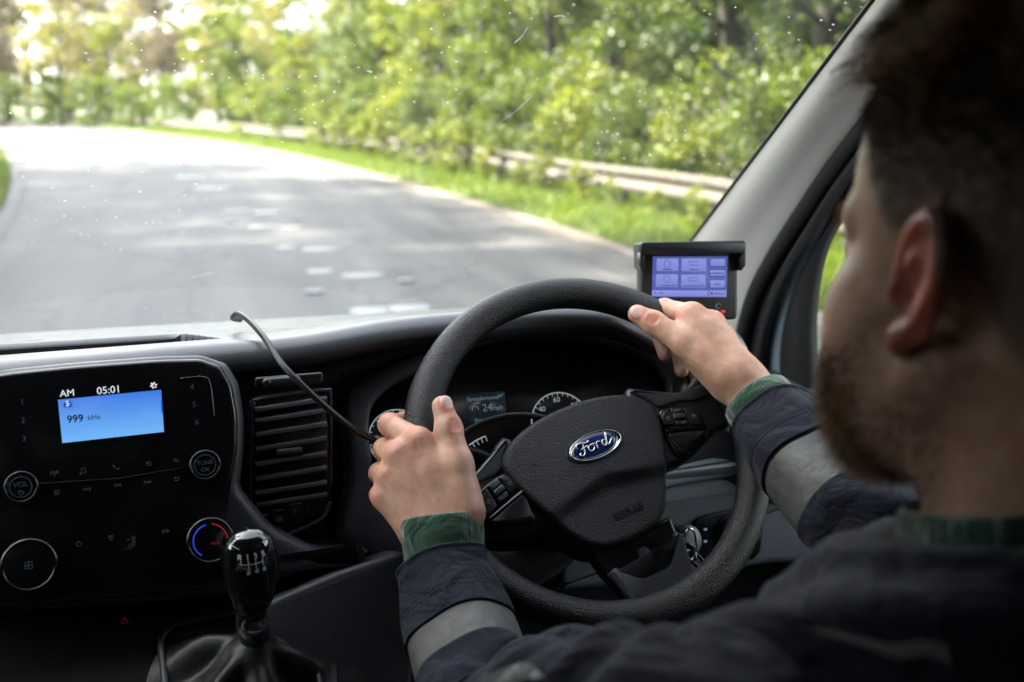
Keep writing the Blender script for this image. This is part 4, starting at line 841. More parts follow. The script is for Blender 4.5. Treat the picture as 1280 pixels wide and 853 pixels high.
for sx in (-1, 1):
    g_ = Fr(WF(SH[0]+sx*.058, .003, padh(.058, .003)), WF.x, Wn)
    mk('horn_mark', join(*[tube(np.array([g_(a*.001, b*.001, 0) for a, b in p]), .00035, 5) for p in ([(-4.5, -.9), (-1.5, -1.2), (3.5, -2.6), (3.5, 2.6), (-1.5, 1.2), (-4.5, .9), (-4.5, -.9)], [(-2, -1.2), (-2, -3.2), (-.5, -3.2), (-.5, -1.6)])]), M['satin_black'], pad)
# side spokes with switch pods
for sx in (-1, 1):
    X = lambda pts: np.array([(SH[0]*.5+sx*x, y) for x, y in pts])
    sp = mk('spoke', prism(WF, catmull(X([(.070, .040), (.100, .030), (.130, .018), (.166, .030), (.168, .0), (.163, -.034), (.145, -.036), (.120, -.046), (.085, -.052), (.060, -.04)]), 4, True), -.034, -.0085, .007, 4), M['spoke'], wheel)
    mk('trim_plate', prism(WF, catmull(X([(.074, .0385), (.100, .0285), (.128, .0165), (.160, .016), (.158, .003), (.136, .003), (.118, .0085), (.096, .010), (.088, .022)]), 4, True), -.012, -.0055, .003, 3), M['spoke_gloss'], sp)
    pod = mk('switch_pod', prism(WF, catmull(X([(.092, .006), (.108, .0055), (.126, -.001), (.1335, -.012), (.131, -.030), (.124, -.0385), (.100, -.047), (.086, -.0475), (.084, -.030), (.086, -.008)]), 4, True), -.014, -.0035, .003, 3), M['gloss_black'], sp)
    def btn(nm, pts, m__, h=.0012): return mk(nm, prism(WF, quad_round(X(pts), .2, 3), -.006, -.0035+h+.0012, .0010, 2), m__, pod)
    btn('button', [(.1175, .0005), (.1305, -.012), (.1285, -.0255), (.1155, -.0215)], M['satin_black'])
    btn('button', [(.0885, -.0015), (.0935, .0030), (.1015, .0045), (.0995, -.0145), (.0870, -.0110)], M['satin_black'])
    btn('rocker', [(.1035, .0040), (.1160, .0005), (.1142, -.0060), (.1020, -.0020)], M['spoke'])
    btn('rocker_bar', [(.1022, -.0030), (.1142, -.0070), (.1130, -.0125), (.1012, -.0088)], M['spoke_gloss'], .003)
    btn('rocker', [(.1010, -.0098), (.1128, -.0135), (.1120, -.0195), (.1005, -.0155)], M['spoke'])
    btn('pod_strip', [(.0862, -.0155), (.1290, -.0285), (.1285, -.0312), (.0858, -.0187)], M['steel'], .0022)
    btn('lower_button', [(.0856, -.0195), (.1282, -.0320), (.1215, -.0375), (.0995, -.0445), (.0870, -.0450)], M['gloss_black'])
    g_ = Fr(WF(SH[0]*.5+sx*.0945, -.0055, .0), WF.x, Wn); g2 = Fr(WF(SH[0]*.5+sx*.123, -.014, .0), WF.x, Wn)
    hand_set = [catmull([(-1.8, 1.8), (-1.4, -.4), (.4, -1.6), (2.0, -1.8)], 4)]
    for gg in (g_, g2): mk('switch_icon', join(*[tube(np.array([gg(a*.001, b*.001, -.0008) for a, b in p]), .00032, 5) for p in hand_set+[[(.2, 1.8), (1.8, .2)], [(.4, .4), (1.6, 1.6)]]]), M['grey_print'], pod)
    for y_ in (-.001, -.0155): 
        gg = Fr(WF(SH[0]*.5+sx*.109, y_, 0), WF.x, Wn); mk('lettering', lettering(gg, 'VOL+' if y_ > -.005 else 'VOL-', 0, 0, .0032, -.0009, .0002), M['grey_print'], pod, smooth=False)
# lower spoke: a forked plate with a pale lower edge
LX = SH[0]+.008
ls = mk('lower_spoke', prism(WF, quad_round([(LX-.047, -.095), (LX-.044, -.118), (LX-.032, -.152), (LX+.032, -.152), (LX+.044, -.118), (LX+.047, -.095)], .2, 4), -.042, -.017, .006, 3), M['satin_black'], wheel)
fl = [(LX-.036, -.119), (LX-.015, -.137), (LX+.015, -.137), (LX+.040, -.112), (LX+.046, -.118), (LX+.036, -.158), (LX+.026, -.163), (LX-.026, -.163), (LX-.036, -.158), (LX-.044, -.122)]
mk('spoke_plate', prism(WF, quad_round(fl, .18, 4), -.022, -.010, .004, 3), M['dash_grey'], ls)
mk('spoke_fin', prism(WF, quad_round([(LX-.006, -.112), (LX+.005, -.112), (LX+.011, -.129), (LX-.009, -.129)], .2, 3), -.018, -.014, .002, 2), M['dash_grey'], ls)
mk('hub_back', lathe(WF, [(.060, -.10), (.062, -.05), (.05, -.03)], 40), M['dull_black'], wheel)

# ================================================================== GEAR LEVER
gp = P(313, 716, .86); gear = empty('gear_lever', P(312, 815, .86), 'gear lever with glossy black six speed knob and leather gaiter', 'gear lever')
gax = unit(V(.0, -.22, 1)); GF = Fr(gp, V(1, .1, 0), gax)
kr = [(1.13*a_, 1.13*b_) for a_, b_ in [(.0085, -.036), (.0122, -.034), (.0148, -.028), (.0176, -.018), (.0200, -.006), (.0212, .006), (.0213, .016), (.0196, .025), (.0155, .0325), (.010, .0365), (.004, .038), (.0006, .0384)]]
kn = mk('knob', lathe(GF, [(a, b) for a, b in zip(np.interp(np.linspace(0, 11, 34), range(12), [q[0] for q in kr]), np.interp(np.linspace(0, 11, 34), range(12), [q[1] for q in kr]))], 40, 1, .86), M['knob'], gear)
# chrome outline of the knob face and the gate pattern printed on its sloping front
fn = unit(V(-.02, -.80, .60)); KF = Fr(gp, V(1, .05, 0), fn)
kring = []
hs_ = np.linspace(-.0375, .0418, 26)
for h, sg_ in [(h, -1) for h in hs_]+[(h, 1) for h in hs_[::-1]]:
    rr = float(np.interp(h, [q[1] for q in kr], [q[0] for q in kr])); kring.append(GF(sg_*rr*.94, -rr*.86*.341-.0002, h))
mk('knob_ring', tube(np.array(kring), .0006, 6, True), M['steel'], kn)
def on_knob(x, y):              # x across, y up on the face seen by the driver; follows the knob's surface
    h = .024+y*.8; rr = float(np.interp(h, [q[1] for q in kr], [q[0] for q in kr])); k_ = min(.98, abs(x)/rr)
    return GF(x, -rr*.86*sqrt(1-k_*k_)-.0004, h)
gate = [[(-.009, .0), (.009, .0)], [(-.003, .0045), (-.003, -.0045)], [(.003, .0045), (.003, -.0045)], [(.009, .0045), (.009, -.0045)], [(-.009, .0045), (-.009, 0)]]
mk('gate_print', join(*[tube(np.array([on_knob(a[0]+(b[0]-a[0])*s, a[1]+(b[1]-a[1])*s) for s in np.linspace(0, 1, 8)]), .00042, 5) for a, b in gate]), M['white_print'], kn)
for s, x, y in (('R', -.0095, .0078), ('1', -.0032, .0078), ('3', .0032, .0078), ('5', .0095, .0078), ('2', -.0032, -.0086), ('4', .0032, -.0086), ('6', .0095, -.0086)):
    q = on_knob(x, y); du, dw = on_knob(x+.0006, y)-on_knob(x-.0006, y), on_knob(x, y+.0006)-on_knob(x, y-.0006); nn_ = np.cross(du, dw); g_ = Fr(q, du, nn_)
    mk('lettering', lettering(g_, s, 0, 0, .0060, .0002, .0008, bold=.00012), M['white_print'], kn, smooth=False)
mk('collar', lathe(GF, [(.0105, -.062), (.0135, -.060), (.0135, -.054), (.0115, -.050), (.0098, -.046), (.0098, -.036)], 32), M['chrome'], gear)
mk('collar_ring', lathe(GF, [(.0105, -.046), (.0125, -.045), (.0125, -.038), (.0105, -.036)], 32), M['knob'], gear)
mk('shaft', lathe(GF, [(.007, -.13), (.007, -.05)], 20), M['steel'], gear)
mk('sleeve', lathe(GF, [(.018, -.105), (.0155, -.085), (.0125, -.068), (.0108, -.060)], 28), M['boot'], gear)
base_c = GF(0, 0, -.112)+V(-.004, -.004, 0); BFm = Fr(base_c, V(1, .12, 0), unit(V(.02, -.55, 1)))
mk('console_base', box(BFm, -.45, .10, -.30, .16, -.10, -.002, .01), M['dull_black'], dashb)
# gaiter: folded leather rising from a frame
bo = np.array([(x, y) for x, y in rrect(-.074, -.075, .056, .066, .018, 6)])
mk('gaiter_frame', join(tube(np.array([BFm(x, y, .003) for x, y in bo]), .0034, 8, True)), M['satin_black'], gear)
nb_, nl = 72, 16; gvv = []
ob = resamp(bo, nb_)
for j in range(nl):
    s = j/(nl-1)
    for i in range(nb_):
        a = -pi+2*pi*i/nb_; fold = 1.35*(.0055*sin(a*5+1.3*sin(3*s)+.7)+.0045*abs(sin(a*4.5+2+s*2))-.003)*sin(pi*min(1, s*1.15))**1.0
        b_ = BFm(ob[i][0], ob[i][1], 0); er, eh = s**.72, s**1.25; top = V(*(GF(.0130*cos(a), .0130*sin(a), -.072)-GF(0, 0, -.072)))
        q = base_c+(b_-base_c)*(1-er)+(GF(0, 0, -.072)-base_c)*eh+top*er
        q = q+BFm.n*(fold*.8)+(BFm.x*cos(a)+BFm.y*sin(a))*fold*.9
        gvv.append(q)
gt = mk('gaiter', (np.array(gvv), grid_faces(nl, nb_, True)), M['boot'], gear); sb_ = gt.modifiers.new('s', 'SUBSURF'); sb_.levels = 1; sb_.render_levels = 1

# ================================================================== MONITOR, CABLE, KEYS
MFc = P(863, 352, 1.22); MF = Fr(MFc, V(.985, -.17, 0), unit(V(-.20, -.965, .15)))
mon = empty('monitor', MF(0, -.075, -.01), 'small black monitor with sun hood standing at the end of the dashboard', 'monitor')
mpx = lambda pts, h=0.0: np.array([MF.px(x, y, h) for x, y in pts])
hs = mk('housing', prism(MF, quad_round(mpx([(801, 312), (923, 311), (922, 400), (800, 399)]), .08, 4), -.022, 0, .003, 3), M['monitor'], mon)
ms = mk('screen', prism(MF, mpx([(816, 321), (909, 321), (908, 372), (814.5, 371.5)]), .0003, .0007), mat_screen('monitor_screen', (.10, .13, .50), (.13, .17, .56), KE*.8, 0), mon)
M['tile'] = mat_screen('screen_tile', (.22, .26, .70), (.28, .32, .80), KE*.92, 2)
M['tile_edge'] = mat('tile_edge', (.03, .04, .12), .4, emit=(.03, .04, .16), estr=KE*.8)
for q in ([(821, 323.5), (848, 323.5), (848, 339), (820.5, 339)], [(852, 323.5), (883, 323.5), (883, 339.5), (852, 339.5)], [(820, 343), (847.5, 343), (847, 359), (819.5, 359)], [(851.5, 343.5), (882, 343.5), (882, 359.5), (851.5, 359.5)]):
    mk('menu_tile', prism(MF, quad_round(mpx(q, .001), .1, 2), .0007, .0010), M['tile'], ms)
for q in ([(887, 322.5), (907.5, 322.5), (907.5, 334), (887, 334)], [(886.5, 336.5), (907.5, 336.5), (907.5, 346.5), (886.5, 346.5)], [(886.5, 349), (907, 349), (907, 361), (886.5, 361)]):
    mk('tile_border', prism(MF, quad_round(mpx(q, .001), .14, 2), .0007, .0009), M['tile_edge'], ms)
    o_ = inset(ccw(quad_round(mpx(q, .001), .14, 2)), .0011); mk('menu_tile', prism(MF, o_, .0009, .0012), M['tile'], ms)
mk('status_bar', prism(MF, mpx([(815.5, 363), (908, 363.5), (908, 371), (815, 370.5)], .001), .0007, .0009), M['tile'], ms)
mk('bar_divider', prism(MF, mpx([(885, 362.5), (886, 362.5), (886, 371), (885, 371)], .0012), .0009, .0012), M['tile_edge'], ms)
def mline(pts, r=.0005): mk('screen_mark', tube(np.array([MF(*MF.px(x, y, .0012), .0012) for x, y in pts]), r, 5), M['tile_edge'], ms)
for x0, x1, y in ((829, 840, 337), (862, 873, 337.3), (826, 845, 357), (853, 880, 357.5), (888, 905, 341.7), (893, 901, 355.5), (893, 906, 367), (824, 829, 366.5)): mline([(x0, y), (x1, y)], .0006)
for cx_, cy_ in ((834, 330), (833.5, 349)): mline([(cx_+4*cos(t), cy_+4.5*sin(t)) for t in np.linspace(0, 6.28, 18)], .0003)
for cx_, cy_ in ((867, 329), (866, 349)): mline([(cx_-6, cy_-2), (cx_-5, cy_+2.5), (cx_+5, cy_+2.5), (cx_+6, cy_-2), (cx_-6, cy_-2)], .0003)
mline([(888, 366.5), (891, 366.5)], .0016); mline([(818, 366), (819.5, 366)], .0010); 
# hood: top plate with two cheeks
w0, w1 = mpx([(797, 304), (928, 304)], .0)[0], mpx([(797, 304), (928, 304)], .0)[1]
ht = w0[1]; hv = lambda x0, x1, y0, y1, h0, h1, b=.0015: box(MF, x0, x1, y0, y1, h0, h1, b)
yb = mpx([(800, 343)], .02)[0][1]
hd = mk('sun_hood', join(prism(MF, quad_round([(w0[0], ht-.0150), (w1[0], ht-.0150), (w1[0], ht+.001), (w0[0], ht+.001)], .35, 4), -.026, .016, .002, 2),
     prism(MF, [(w0[0], yb+.008), (w0[0]+.0055, yb+.002), (w0[0]+.0055, ht-.012), (w0[0], ht-.012)], -.024, .014, .0008, 2), prism(MF, [(w1[0]-.0055, yb+.002), (w1[0], yb+.008), (w1[0], ht-.012), (w1[0]-.0055, ht-.012)], -.024, .014, .0008, 2)), M['satin_black'], mon)
c = MF.px(903.5, 390, .0); g_ = Fr(MF(*c, 0), MF.x, MF.n); mk('indicator_light', lathe(g_, [(.0026, 0), (.0025, .0014), (.0015, .0022), (.0003, .0024)], 16), M['red_led'], mon)
c = MF.px(898, 383, 0); g_ = Fr(MF(*c, 0), MF.x, MF.n); mk('button', tube(np.array([g_(.003*cos(t), .003*sin(t), .0005) for t in np.linspace(.4, 5.6, 16)]), .0005, 5), M['grey_print'], mon)
foot = MF(0, -.048, -.012); mk('stand', join(tube(catmull([foot, foot+V(0, .01, -.02), foot+V(0, .012, -.045)], 5), .010, 12), prism(Fr(foot+V(0, .015, -.062), V(1, 0, 0), V(0, 0, 1)), rrect(-.032, -.026, .032, .026, .01), 0, .012, .004)), M['monitor'], mon)
# cable from the dash top down to the plug at the cluster
cpts = [P(300, 400, 1.16), P(291, 398, 1.11), P(297, 392.5, 1.075), P(310, 400, 1.035), P(330, 422, .985), P(352, 455, .955), P(378, 482, .948), P(405, 507, .955), P(432, 529, .965), P(455, 544, .985), P(470, 551, 1.0)]
cabl = mk('power_cable', tube(catmull(cpts, 6), .0031, 12), M['cable'], None); tag(cabl, 'black rubber cable hanging over the dashboard to the left hand', 'cable')
ORG[cabl.name] = np.zeros(3); mk('plug', tube(catmull([P(469, 550.5, .999), P(476, 552.5, 1.003), P(486, 552, 1.01)], 4), .0055, 12), M['dash_grey'], cabl)
# key ring at the ignition, right of the column
KC = P(858, 683, 1.03); keys = empty('key_ring', KC, 'steel key ring and key in the ignition behind the wheel', 'keys')
mk('lock_barrel', lathe(Fr(P(852, 676, 1.06), V(1, 0, 0), unit(V(.25, -.9, .35))), [(.017, -.03), (.017, .012), (.014, .016), (.004, .016)], 28), M['dash_grey'], keys)
mk('ring', tube(np.array([P(862, 681, 1.025)+RT*(.0075*cos(t))+UP*(.0165*sin(t))+FW*(.006*cos(t)) for t in np.linspace(0, 2*pi, 36, endpoint=False)]), .0012, 8, True), M['chrome'], keys)
mk('ring', tube(np.array([P(869, 699, 1.028)+unit(RT-.6*UP)*(.011*cos(t))+unit(UP*.7+FW)*(.009*sin(t)) for t in np.linspace(0, 2*pi, 36, endpoint=False)]), .0018, 8, True), M['steel'], keys)
mk('key', prism(Fr(P(858, 692, 1.035), unit(RT+UP*.2), unit(-FW+UP*.3)), quad_round([(-.010, -.008), (.009, -.010), (.011, .004), (.003, .012), (-.009, .010)], .3, 4), -.003, .003, .0015, 2), M['steel'], keys)
# ================================================================== THE DRIVER
class Sdf:
    def __init__(s): s.p = []
    def add(s, fn, lo, hi, k=.005, sub=False): s.p.append((fn, np.asarray(lo, float), np.asarray(hi, float), k, sub))
    def cap(s, a, b, ra, rb, k=.005, sub=False):
        a, b = np.asarray(a, float), np.asarray(b, float); ba = b-a; L = ba @ ba + 1e-12
        def fn(q):
            t = np.clip(((q-a) @ ba)/L, 0, 1); return np.linalg.norm(q-a-t[:, None]*ba, axis=1)-(ra+(rb-ra)*t)
        r = max(ra, rb); s.add(fn, np.minimum(a, b)-r, np.maximum(a, b)+r, k, sub)
    def chain(s, pts, rs, k=.004):
        for i in range(len(pts)-1): s.cap(pts[i], pts[i+1], rs[i], rs[i+1], k)
    def ell(s, c, r, k=.005, R=None, sub=False):
        c, r = np.asarray(c, float), np.asarray(r, float); R = np.eye(3) if R is None else np.asarray(R, float)   # rows of R are the axes
        def fn(q):
            l_ = (q-c) @ R.T; k0 = np.linalg.norm(l_/r, axis=1); k1 = np.linalg.norm(l_/(r*r), axis=1)+1e-9; return k0*(k0-1)/k1
        m_ = r.max(); s.add(fn, c-m_, c+m_, k, sub)
    def val(s, q, idx=None):
        d = np.full(len(q), 1.0)
        for i in (range(len(s.p)) if idx is None else idx):
            fn, lo, hi, k, sub = s.p[i]; e = fn(q)
            if sub:
                h = np.clip(.5-.5*(d+e)/k, 0, 1); d = d*(1-h)-e*h + k*h*(1-h)
            else:
                h = np.clip(.5+.5*(d-e)/k, 0, 1); d = d*(1-h)+e*h - k*h*(1-h)
        return d
    def mesh(s, h, post=None, B=14):
        """naive surface nets over the blocks that the primitives touch"""
        lo = np.min([p[1] for p in s.p if not p[4]], 0)-.03; key = {}
        for i, (fn, a, b, k, sub) in enumerate(s.p):
            k2 = .06 if k > .0125 else max(k, .012); i0 = np.floor((a-k2-2*h-lo)/(h*B)).astype(int); i1 = np.floor((b+k2+2*h-lo)/(h*B)).astype(int)
            for x in range(i0[0], i1[0]+1):
                for y in range(i0[1], i1[1]+1):
                    for z in range(i0[2], i1[2]+1): key.setdefault((x, y, z), []).append(i)
        g = np.arange(B+1); gx, gy, gz = np.meshgrid(g, g, g, indexing='ij'); base = np.c_[gx.ravel(), gy.ravel(), gz.ravel()]
        Kk, Kp, E_ = [], [], [[], [], []]
        enc = lambda c: ((c[:, 0]+4)*8192 + (c[:, 1]+4))*8192 + (c[:, 2]+4)
        corner = [(a, b, c) for a in (0, 1) for b in (0, 1) for c in (0, 1)]
        edges = [(i, j) for i in range(8) for j in range(i+1, 8) if sum(abs(corner[i][q]-corner[j][q]) for q in range(3)) == 1]
        for blk, idx in key.items():
            if all(s.p[i][4] for i in idx): continue
            o = np.array(blk)*B; pts = lo+(o+base)*h
            ctr = lo+(o+B/2)*h; 
            if abs(s.val(ctr[None], idx)[0]) > h*B*1.1+.035: continue
            d = s.val(pts, idx)
            if post is not None: d = post(pts, d)
            d = d.reshape(B+1, B+1, B+1); sg = d < 0
            if sg.all() or not sg.any(): continue
            cs = np.stack([sg[a:B+a, b:B+b, c:B+c] for a, b, c in corner]); n_ = cs.sum(0); act = np.argwhere((n_ > 0) & (n_ < 8))
            cd_ = np.stack([d[a:B+a, b:B+b, c:B+c] for a, b, c in corner])[:, act[:, 0], act[:, 1], act[:, 2]]
            acc = np.zeros((len(act), 3)); cnt = np.zeros(len(act))
            for i, j in edges:
                di, dj = cd_[i], cd_[j]; m_ = (di < 0) != (dj < 0); t = np.where(m_, di/(di-dj+1e-15), 0)
                pt = np.array(corner[i])+t[:, None]*(np.array(corner[j])-np.array(corner[i])); acc += np.where(m_[:, None], pt, 0); cnt += m_
            Kk.append(enc(act+o)); Kp.append(lo+(o+act+acc/cnt[:, None])*h)
            for ax in range(3):
                nx = np.roll(sg, -1, ax); c = sg != nx; sl = [slice(0, B)]*3; c = c[sl[0], sl[1], sl[2]]
                e = np.argwhere(c); E_[ax].append((e+o, sg[e[:, 0], e[:, 1], e[:, 2]]))
        K = np.concatenate(Kk); Vt = np.concatenate(Kp); od = np.argsort(K); K = K[od]; Vt = Vt[od]; F_ = []
        for ax in range(3):
            e = np.concatenate([q[0] for q in E_[ax]]); sg = np.concatenate([q[1] for q in E_[ax]]); b, c = (ax+1) % 3, (ax+2) % 3
            db, dc = np.zeros(3, int), np.zeros(3, int); db[b] = 1; dc[c] = 1
            q = [np.searchsorted(K, enc(e-x)).clip(0, len(K)-1) for x in (np.zeros(3, int), db, db+dc, dc)]
            ok = np.all([K[q[i]] == enc(e-x) for i, x in enumerate((np.zeros(3, int), db, db+dc, dc))], 0)
            Q = np.stack(q, 1)[ok]; s_ = sg[ok]; Q[~s_] = Q[~s_][:, ::-1]; F_.append(Q)
        F_ = np.concatenate(F_); V2 = Vt
        acc = np.zeros_like(V2); cnt = np.zeros(len(V2))          # one relaxation step takes the grid out of the surface
        for i in range(4):
            for j in ((i+1) % 4, (i+3) % 4): np.add.at(acc, F_[:, i], V2[F_[:, j]]); np.add.at(cnt, F_[:, i], 1)
        V2 = V2*.5+.5*acc/np.maximum(cnt, 1)[:, None]
        return V2, F_

# ---- head frame
HO = P(1130, 340, .47) + V(.0765, 0, 0)
hy = radians(9.0); Hx = V(cos(hy), sin(hy), 0); Hf = V(-sin(hy), cos(hy), 0); Hp = radians(-3); 
Hy = Hf*cos(Hp)+V(0, 0, 1)*sin(Hp); Hz = np.cross(Hx, Hy); HR = np.stack([Hx, Hy, Hz])
def H(x, y, z): return HO+Hx*x+Hy*y+Hz*z
def toH(q): return (q-HO) @ HR.T
body = Sdf(); E3 = HR
body.ell(H(0, -.012, .046), (.0765, .098, .086), .02, E3)
body.ell(H(0, .036, .036), (.062, .056, .066), .02, E3)
body.ell(H(0, .038, -.052), (.059, .060, .062), .025, E3)
for s in (-1, 1):
    body.ell(H(s*.043, .055, -.024), (.023, .029, .027), .03, E3); body.ell(H(s*.034, .062, -.060), (.025, .030, .036), .03, E3)
    body.cap(H(s*.060, .004, -.046), H(s*.028, .066, -.100), .016, .016, .02)
    body.cap(H(s*.012, .088, .024), H(s*.046, .070, .022), .011, .010, .012)
body.ell(H(0, .078, -.102), (.026, .022, .020), .02, E3)
for s in (-1, 1): body.ell(H(s*.033, .097, .004), (.017, .014, .012), .012, E3, True)
for s in (-1, 1): body.ell(H(s*.032, .079, .003), (.0125, .0125, .0125), .003, E3)
body.cap(H(0, .094, .014), H(0, .116, -.026), .008, .011, .012)
for s in (-1, 1): body.ell(H(s*.012, .104, -.031), (.009, .010, .008), .006, E3)
body.cap(H(-.018, .093, -.064), H(.018, .093, -.064), .008, .008, .006); body.cap(H(-.016, .092, -.076), H(.016, .092, -.076), .008, .008, .006)
body.cap(H(-.022, .105, -.070), H(.022, .105, -.070), .002, .002, .004, True)
for s in (-1, 1):                                             # ears: helix rim, plate, lobe, hollow
    ex, ey = unit(V(s*.30, -.95, 0)), V(0, 0, 1)   # runs back and out from the head
    def ep(a, b, o=0.0): return H(*(V(s*.0755, .012, -.004) + ex*a*.92 + V(0, -.16, 1)*b*.92 + V(s*.9, .42, 0)*o))
    hel = [ep(-.001, .002), ep(-.002, .014), ep(.004, .027), ep(.014, .033), ep(.025, .029), ep(.031, .016), ep(.030, .0), ep(.024, -.014), ep(.015, -.024), ep(.008, -.031)]
    for a, b in zip(catmull(hel, 3)[:-1], catmull(hel, 3)[1:]): body.cap(a, b, .0040, .0040, .003)
    body.ell(ep(.015, .002, -.001), (.016, .0032, .030), .004, np.stack([unit(HR.T @ ex), np.cross(HR.T @ V(0, -.16, 1), unit(HR.T @ ex)), unit(HR.T @ V(0, -.16, 1))]))
    body.cap(ep(.010, .012, .003), ep(.017, -.010, .003), .003, .003, .004)
    body.ell(ep(.008, -.030), (.0075, .0065, .0085), .005); body.ell(ep(-.001, -.006, .002), (.005, .005, .006), .004)
    body.ell(ep(.010, -.005, .006), (.007, .008, .011), .004, None, True)
neck_b = V(HO[0], HO[1]-.03, HO[2]-.175)
body.cap(H(0, -.022, -.045), neck_b, .056, .060, .03)
shL, shR = V(HO[0]-.185, .366, 1.535), V(HO[0]+.185, .366, 1.535)
body.cap(neck_b+V(0, 0, -.03), shL, .055, .05, .04); body.cap(neck_b+V(0, 0, -.03), shR, .055, .05, .04)
pel = V(HO[0]-.01, .30, 1.08)
body.cap(neck_b+V(0, 0, -.10), pel, .12, .125, .05); body.cap(shL+V(.05, 0, -.08), shR+V(-.05, 0, -.08), .10, .10, .05)
# ---- arms and hands
wL, eL = P(550, 664, .935), P(640, 955, .765)
wR, eR = P(932, 482, 1.035), P(1150, 720, .84)
body.chain([shL, eL], [.052, .042], .02); body.chain([eL, P(600, 860, .835), P(575, 780, .888), P(558, 720, .918), wL], [.040, .036, .033, .029, .025], .02)
body.chain([shR, eR], [.052, .042], .02); body.chain([eR, P(1085, 660, .885), P(1018, 590, .945), P(966, 525, 1.005), wR], [.040, .036, .033, .029, .025], .02)
NAILS, KNUCK, CREASE = [], [], []
def hand(wr, metas, mcps, fingers, thumb, nail_dir, web, extra=()):
    """wr: wrist pair; each metacarpal, then each finger chain; thumb chain; all in world points"""
    body.cap(wr[0], wr[1], .0195, .0205, .015)
    for a, b, r in metas: body.cap(a, b, r, .0135 if r > .0165 else .0125, .012)
    for a, b, r in metas:                                     # tendons over the back of the hand
        ax_ = unit(b-a); od_ = unit(-FW-ax_*np.dot(-FW, ax_)+UP*.2); body.cap(a+od_*(r-.0025), b+od_*.0125, .0025, .0024, .0035)
    for (a, b, r), (c_, d_, r2) in zip(metas[:-1], metas[1:]):  # veins between them
        f0 = (a*.55+c_*.45); f1 = (b*.5+d_*.5); od_ = unit(-FW+UP*.15); pv_ = [f0+(f1-f0)*t+od_*(r*.93*(1-t)+.0118*t)+RT*.003*sin(5*t+r*900) for t in (.15, .35, .55, .75)]
        for p_, q_ in zip(pv_[:-1], pv_[1:]): body.cap(p_, q_, .0016, .0014, .0025)
    for i, m_ in enumerate(mcps): body.ell(m_, (.0138, .0138, .0138) if i < 2 else (.0125, .0125, .0125), .005); KNUCK.append((m_, .016))
    for ch, rs in fingers:
        body.chain(ch, rs, .0035)
        for q, r in zip(ch[1:-1], rs[1:-1]): body.ell(q, (r*1.06,)*3, .003); KNUCK.append((q, r*1.25))
    for a, b, ra, rb in web: body.cap(a, b, ra, rb, .012)
    body.chain(thumb[0], thumb[1], .007)
    ip, tip = np.array(thumb[0][-2]), np.array(thumb[0][-1]); ax = unit(tip-ip); nd = unit(nail_dir-ax*np.dot(nail_dir, ax)); sd_ = np.cross(ax, nd); r = thumb[1][-1]
    body.ell(ip, (thumb[1][-2]*1.03,)*3, .004)
    R = np.stack([ax, sd_, nd]); c = tip+ax*.0005+nd*r*.80
    body.ell(c, (.0082, .0070, .0028), .0010, R); NAILS.append((c, R, V(.0080, .0068, .0040)))
    for k in (-.0045, -.0015, .0015, .0045):
        b0 = ip+ax*k+nd*(thumb[1][-2]*1.03+.0012); body.cap(b0-sd_*.005, b0+sd_*.005, .0016, .0016, .0012, True)
    KNUCK.append((ip+nd*.008, .009))
L_ = lambda *a: P(*a)
hand((L_(531, 666, .936), L_(566, 655, .932)),
     [(L_(572, 655, .932), L_(524, 553, .948), .019), (L_(556, 658, .928), L_(500, 567, .944), .0185), (L_(540, 662, .930), L_(487, 594, .944), .018), (L_(526, 668, .936), L_(482, 620, .946), .017)],
     [L_(522, 552, .947), L_(497, 569, .945), L_(486, 596, .946), L_(481, 621, .947)],
     [([L_(522, 552, .948), L_(487, 531, .975), L_(506, 527, 1.006), L_(528, 530, 1.013)], [.0128, .0106, .0092, .0082]),
      ([L_(497, 570, .947), L_(481, 562, .984), L_(502, 560, 1.009), L_(526, 560, 1.012)], [.0128, .0106, .0092, .0082]),
      ([L_(486, 597, .947), L_(475, 592, .982), L_(496, 590, 1.004), L_(520, 590, 1.008)], [.0120, .0102, .0090, .0080]),
      ([L_(482, 622, .947), L_(475, 619, .972), L_(492, 619, .994), L_(512, 620, 1.0)], [.0112, .0094, .0082, .0074])],
     ([L_(582, 640, .930), L_(572, 580, .940), L_(561, 536, .951), L_(553, 508, .957)], [.0190, .0142, .0118, .0102]),
     -FW+RT*.75+UP*.25, [(L_(568, 590, .942), L_(536, 572, .947), .011, .012), (L_(575, 620, .934), L_(545, 590, .940), .016, .014)])
